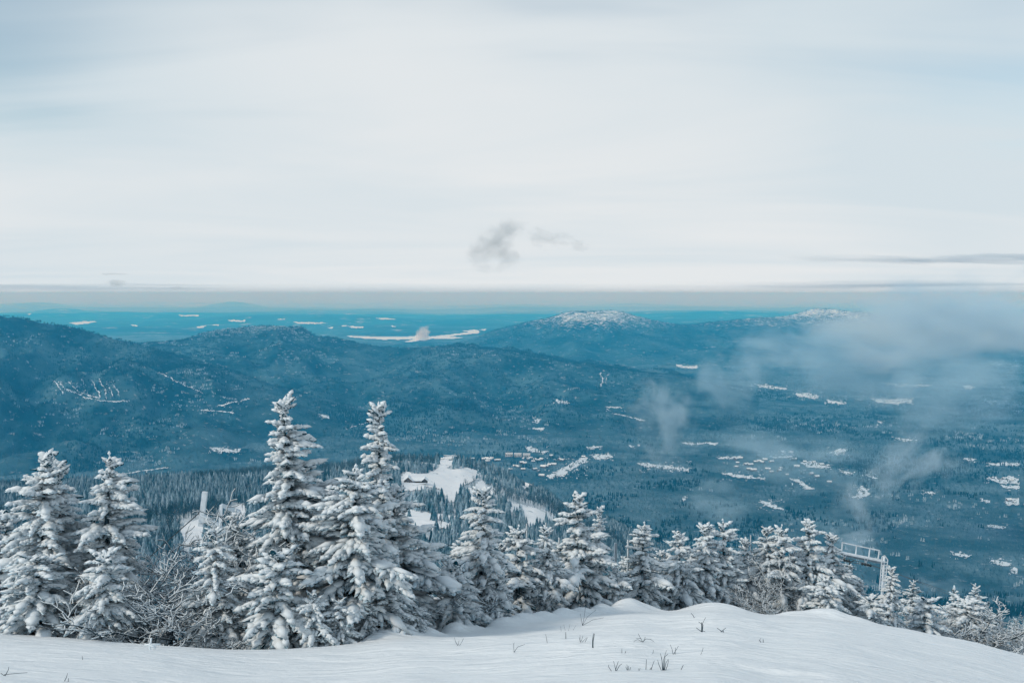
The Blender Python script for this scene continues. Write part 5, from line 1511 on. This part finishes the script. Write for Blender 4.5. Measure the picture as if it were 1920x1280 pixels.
# ------------------------------------------------------------------ mist, low cloud, steam
def cloud_mat(name, dens, nscale, lo, hi, col=(1, 1, 1), detail=4.0, aniso=0.0, absorb=0.0, soft=1.0):
    mt = bpy.data.materials.new(name); mt.use_nodes = True
    nt = mt.node_tree; nt.nodes.clear(); N, L = nt.nodes.new, nt.links.new
    out = N('ShaderNodeOutputMaterial'); pv = N('ShaderNodeVolumePrincipled')
    pv.inputs['Color'].default_value = (*col, 1); pv.inputs['Anisotropy'].default_value = aniso
    pv.inputs['Absorption Color'].default_value = (1 - absorb, 1 - absorb, 1 - absorb, 1)
    tc = N('ShaderNodeTexCoord')
    oi = N('ShaderNodeObjectInfo'); sh = N('ShaderNodeVectorMath'); sh.operation = 'MULTIPLY_ADD'
    L(oi.outputs['Location'], sh.inputs[0]); sh.inputs[1].default_value = (0.0137, 0.0011, 0.021); L(tc.outputs['Object'], sh.inputs[2])
    wn = N('ShaderNodeTexNoise'); wn.inputs['Scale'].default_value = 1.1; wn.inputs['Detail'].default_value = 2; L(sh.outputs[0], wn.inputs['Vector'])
    wv = N('ShaderNodeVectorMath'); wv.operation = 'MULTIPLY_ADD'; L(wn.outputs['Color'], wv.inputs[0]); wv.inputs[1].default_value = (2.0, 2.0, 2.0); wv.inputs[2].default_value = (-1.0, -1.0, -1.0)
    wa = N('ShaderNodeVectorMath'); wa.operation = 'ADD'; L(wv.outputs[0], wa.inputs[0]); L(tc.outputs['Object'], wa.inputs[1])
    # keep the edge of the puff empty whatever the warp does
    l0 = N('ShaderNodeVectorMath'); l0.operation = 'LENGTH'; L(tc.outputs['Object'], l0.inputs[0])
    ed = N('ShaderNodeMapRange'); ed.inputs['From Min'].default_value = 1.0; ed.inputs['From Max'].default_value = 0.7; L(l0.outputs['Value'], ed.inputs['Value'])
    ln = N('ShaderNodeVectorMath'); ln.operation = 'LENGTH'; L(wa.outputs[0], ln.inputs[0])
    fall = N('ShaderNodeMapRange'); fall.interpolation_type = 'SMOOTHSTEP'
    fall.inputs['From Min'].default_value = 1.0; fall.inputs['From Max'].default_value = 1.0 - soft
    L(ln.outputs['Value'], fall.inputs['Value'])
    n = N('ShaderNodeTexNoise'); n.inputs['Scale'].default_value = nscale; n.inputs['Detail'].default_value = detail; n.inputs['Roughness'].default_value = 0.55
    n.inputs['Distortion'].default_value = 1.4
    L(sh.outputs[0], n.inputs['Vector'])
    n2 = N('ShaderNodeMath'); n2.operation = 'MULTIPLY_ADD'; L(n.outputs['Fac'], n2.inputs[0]); n2.inputs[1].default_value = 3.2; n2.inputs[2].default_value = -1.1
    a = N('ShaderNodeMath'); a.operation = 'ADD'; L(n2.outputs[0], a.inputs[0]); L(fall.outputs[0], a.inputs[1])
    mr = N('ShaderNodeMapRange'); mr.interpolation_type = 'SMOOTHSTEP'; mr.inputs['From Min'].default_value = lo; mr.inputs['From Max'].default_value = hi; mr.inputs['To Max'].default_value = dens
    L(a.outputs[0], mr.inputs['Value'])
    mul = N('ShaderNodeMath'); mul.operation = 'MULTIPLY'; L(mr.outputs[0], mul.inputs[0]); L(fall.outputs[0], mul.inputs[1])
    mu2 = N('ShaderNodeMath'); mu2.operation = 'MULTIPLY'; L(mul.outputs[0], mu2.inputs[0]); L(ed.outputs[0], mu2.inputs[1])
    L(mu2.outputs[0], pv.inputs['Density']); L(pv.outputs[0], out.inputs['Volume'])
    return mt

_sv, _sf = _ICO2
def puff(name, label, u, v, y, w, h, depth, mat, cat=None, group=None, kind=None, tilt=0.0):
    c = at(u, v, y); k = y / FPX
    me = mesh_from(name, _sv * 1.0, _sf, True); me.materials.append(mat)
    o = link(name, me, None, None, c)
    o.scale = (w * k / 2, depth / 2, h * k / 2); o.rotation_euler = (0, tilt, 0)
    return tag(o, label, cat, group, kind)

MIST = cloud_mat('drifting_mist', 0.020, 2.4, 0.8, 1.8, (0.70, 0.885, 1.0), 5.0, 0.0, 1.0)
THINMIST = cloud_mat('thin_mist', 0.0095, 2.0, 0.65, 1.7, (0.62, 0.86, 1.0), 5.0, 0.0, 1.0)
VEIL = cloud_mat('cloud_veil', 0.0045, 1.3, 0.4, 1.5, (0.78, 0.92, 1.0), 5.0, 0.0, 1.0)
for lab, u, v, y, w, h, d, mt, tl in (
    ('wisp of mist rising beside the ridge end right of centre', 1250, 790, 2300, 230, 240, 230, MIST, 0.5),
    ('soft mist column left of the drifting fog', 1375, 720, 2400, 200, 210, 260, THINMIST, 0.3),
    ('broad drifting fog under the second snowy summit', 1560, 680, 2400, 460, 230, 420, THINMIST, 0.2),
    ('pale fog bank veiling the mountain end at the right', 1740, 630, 2300, 640, 260, 520, MIST, 0.1),
    ('low cloud at the right edge on the horizon', 1880, 600, 2400, 520, 260, 480, MIST, 0.0),
    ('wide veil of cloud over the right mountain end', 1790, 620, 5200, 760, 150, 1500, VEIL, 0.0),
    ('thin fog over the right fields', 1790, 740, 2200, 420, 220, 400, THINMIST, 0.0),
    ('fog curl above the right forest', 1720, 880, 1700, 330, 190, 240, MIST, -0.5),
    ('fog tongue rising from the trees left of the curl', 1620, 950, 1500, 190, 230, 170, MIST, -0.2),
    ('mist hanging over the scattered hamlet', 1490, 850, 2000, 420, 150, 260, THINMIST, 0.1),
    ('faint mist below the trees of the hamlet', 1330, 940, 1600, 260, 140, 170, THINMIST, 0.0),
    ('mist behind the catwalk of the lift tower', 1600, 1015, 900, 150, 90, 80, MIST, 0.0),
    ('snow-gun mist right of the lift tower', 1745, 1095, 700, 90, 45, 40, MIST, 0.0),
    ('small puff of mist at the lower right forest', 1790, 1100, 800, 130, 50, 50, THINMIST, 0.0),
    ('soft fog drifting across the foot of the second summit', 1440, 655, 2600, 320, 150, 300, THINMIST, 0.2)):
    puff('mist', lab, u, v, y, w, h, d, mt, None, None, 'stuff', tl)

CLOUD = cloud_mat('grey_cloud', 0.0027, 1.9, 0.8, 1.7, (0.93, 0.96, 1.0), 7.0, 0.72, 0.02, 0.7)
WISPY = cloud_mat('grey_wisp', 0.0024, 1.8, 0.9, 1.9, (0.93, 0.96, 1.0), 7.0, 0.72, 0.02, 0.8)
STRATUS = cloud_mat('stratus_streak', 0.0012, 1.2, 0.6, 1.6, (0.74, 0.89, 1.0), 5.0, 0.6, 1.0, 0.9)
puff('cloud', 'small grey cumulus cloud floating low over the valley', 935, 455, 15000, 165, 120, 900, CLOUD, 'cloud', 'low clouds', None, -0.35)
puff('cloud', 'ragged grey cloud scrap right of the small cumulus', 1022, 446, 15500, 130, 70, 600, WISPY, 'cloud', 'low clouds', None, 0.1)
puff('cloud', 'faint tail of cloud trailing the ragged scrap', 1078, 456, 15500, 80, 40, 400, WISPY, 'cloud', 'low clouds', None, 0.2)
puff('cloud', 'long thin grey streak of cloud above the right mountains', 1730, 487, 18000, 620, 34, 1800, STRATUS, 'cloud', 'low clouds', None, 0.01)
puff('cloud', 'second thin streak of cloud at the right edge', 1890, 483, 18000, 380, 34, 1500, STRATUS, 'cloud', 'low clouds', None, 0.0)
puff('cloud', 'little dark cloud above the left horizon', 222, 531, 20000, 70, 18, 600, CLOUD, 'cloud', 'low clouds')
puff('cloud', 'flat thin cloud over the little left cloud', 215, 514, 20000, 90, 8, 600, WISPY, 'cloud', 'low clouds')
puff('cloud', 'small flat cloud right of the little left cloud', 335, 540, 20000, 60, 10, 600, WISPY, 'cloud', 'low clouds')
puff('cloud', 'long flat stratus on the left horizon', 160, 538, 22000, 900, 20, 1500, STRATUS, 'cloud', 'low clouds')
puff('cloud', 'long flat stratus on the right horizon', 1600, 535, 22000, 1100, 26, 1800, STRATUS, 'cloud', 'low clouds')
STEAM = cloud_mat('white_steam', 0.022, 2.0, 0.6, 1.3, (1, 1, 1), 5.0, 0.0, 0.0, 0.8)
puff('steam_plume', 'white steam plume rising from the frozen lake', 793, 626, 13300, 44, 34, 260, STEAM, 'steam', None, None, -0.9)
#puff('steam_plume', 'torn upper wisp of the white steam plume over the lake', 808, 617, 13300, 36, 14, 150, STEAM, 'steam', None, None, -0.4)

# low cloud lying over the far end of the plain
def far_bank():
    mt = bpy.data.materials.new('far_cloud_bank'); mt.use_nodes = True
    nt = mt.node_tree; nt.nodes.clear(); N, L = nt.nodes.new, nt.links.new
    out = N('ShaderNodeOutputMaterial'); pv = N('ShaderNodeVolumePrincipled')
    pv.inputs['Color'].default_value = (1.0, 0.995, 1.0, 1); pv.inputs['Absorption Color'].default_value = (0, 0, 0, 1); pv.inputs['Density'].default_value = 8.0e-5; pv.inputs['Anisotropy'].default_value = 0.82
    L(pv.outputs[0], out.inputs['Volume'])
    v = _ICO2[0] * np.array((150000., 70000., 900.)); v[:, 2] = np.clip(v[:, 2], -540, 540)
    me = mesh_from('far_cloud_bank', v, _ICO2[1], True); me.materials.append(mt)
    o = link('far_cloud_bank', me, None, None, (0, 96000, -545))
    tag(o, 'pale band of low cloud lying over the far end of the plain', None, None, 'stuff')
far_bank()

def horizon_stratus():
    mt = bpy.data.materials.new('horizon_stratus'); mt.use_nodes = True
    nt = mt.node_tree; nt.nodes.clear(); N, L = nt.nodes.new, nt.links.new
    out = N('ShaderNodeOutputMaterial'); pv = N('ShaderNodeVolumePrincipled')
    pv.inputs['Color'].default_value = (0.84, 0.95, 1.0, 1); pv.inputs['Density'].default_value = 3.0e-6; pv.inputs['Anisotropy'].default_value = 0.7
    L(pv.outputs[0], out.inputs['Volume'])
    for lab, dx, y, sx, sy, z0, hgt in (('highest faint stratus sheet over the far horizon', -20000, 92000, 170000, 34000, 8, 760), ('broad pale stratus sheet lying over the far horizon', 15000, 90000, 150000, 30000, 8, 480),
                                        ('middle grey stratus sheet along the far horizon', -9000, 88000, 140000, 28000, 8, 320), ('low blue-grey stratus sheet along the far horizon', 12000, 86000, 120000, 26000, 8, 190),
                                        ('lowest thin stratus sheet resting on the far horizon', -30000, 84000, 110000, 24000, 8, 100)):
        v = _ico(3)[0] * np.array((sx, sy, hgt)); v[:, 2] = np.maximum(v[:, 2], 0)
        me = mesh_from('stratus', v, _ico(3)[1], True); me.materials.append(mt)
        tag(link('stratus', me, None, None, (dx, y, z0)), lab, 'cloud', 'low clouds')
horizon_stratus()
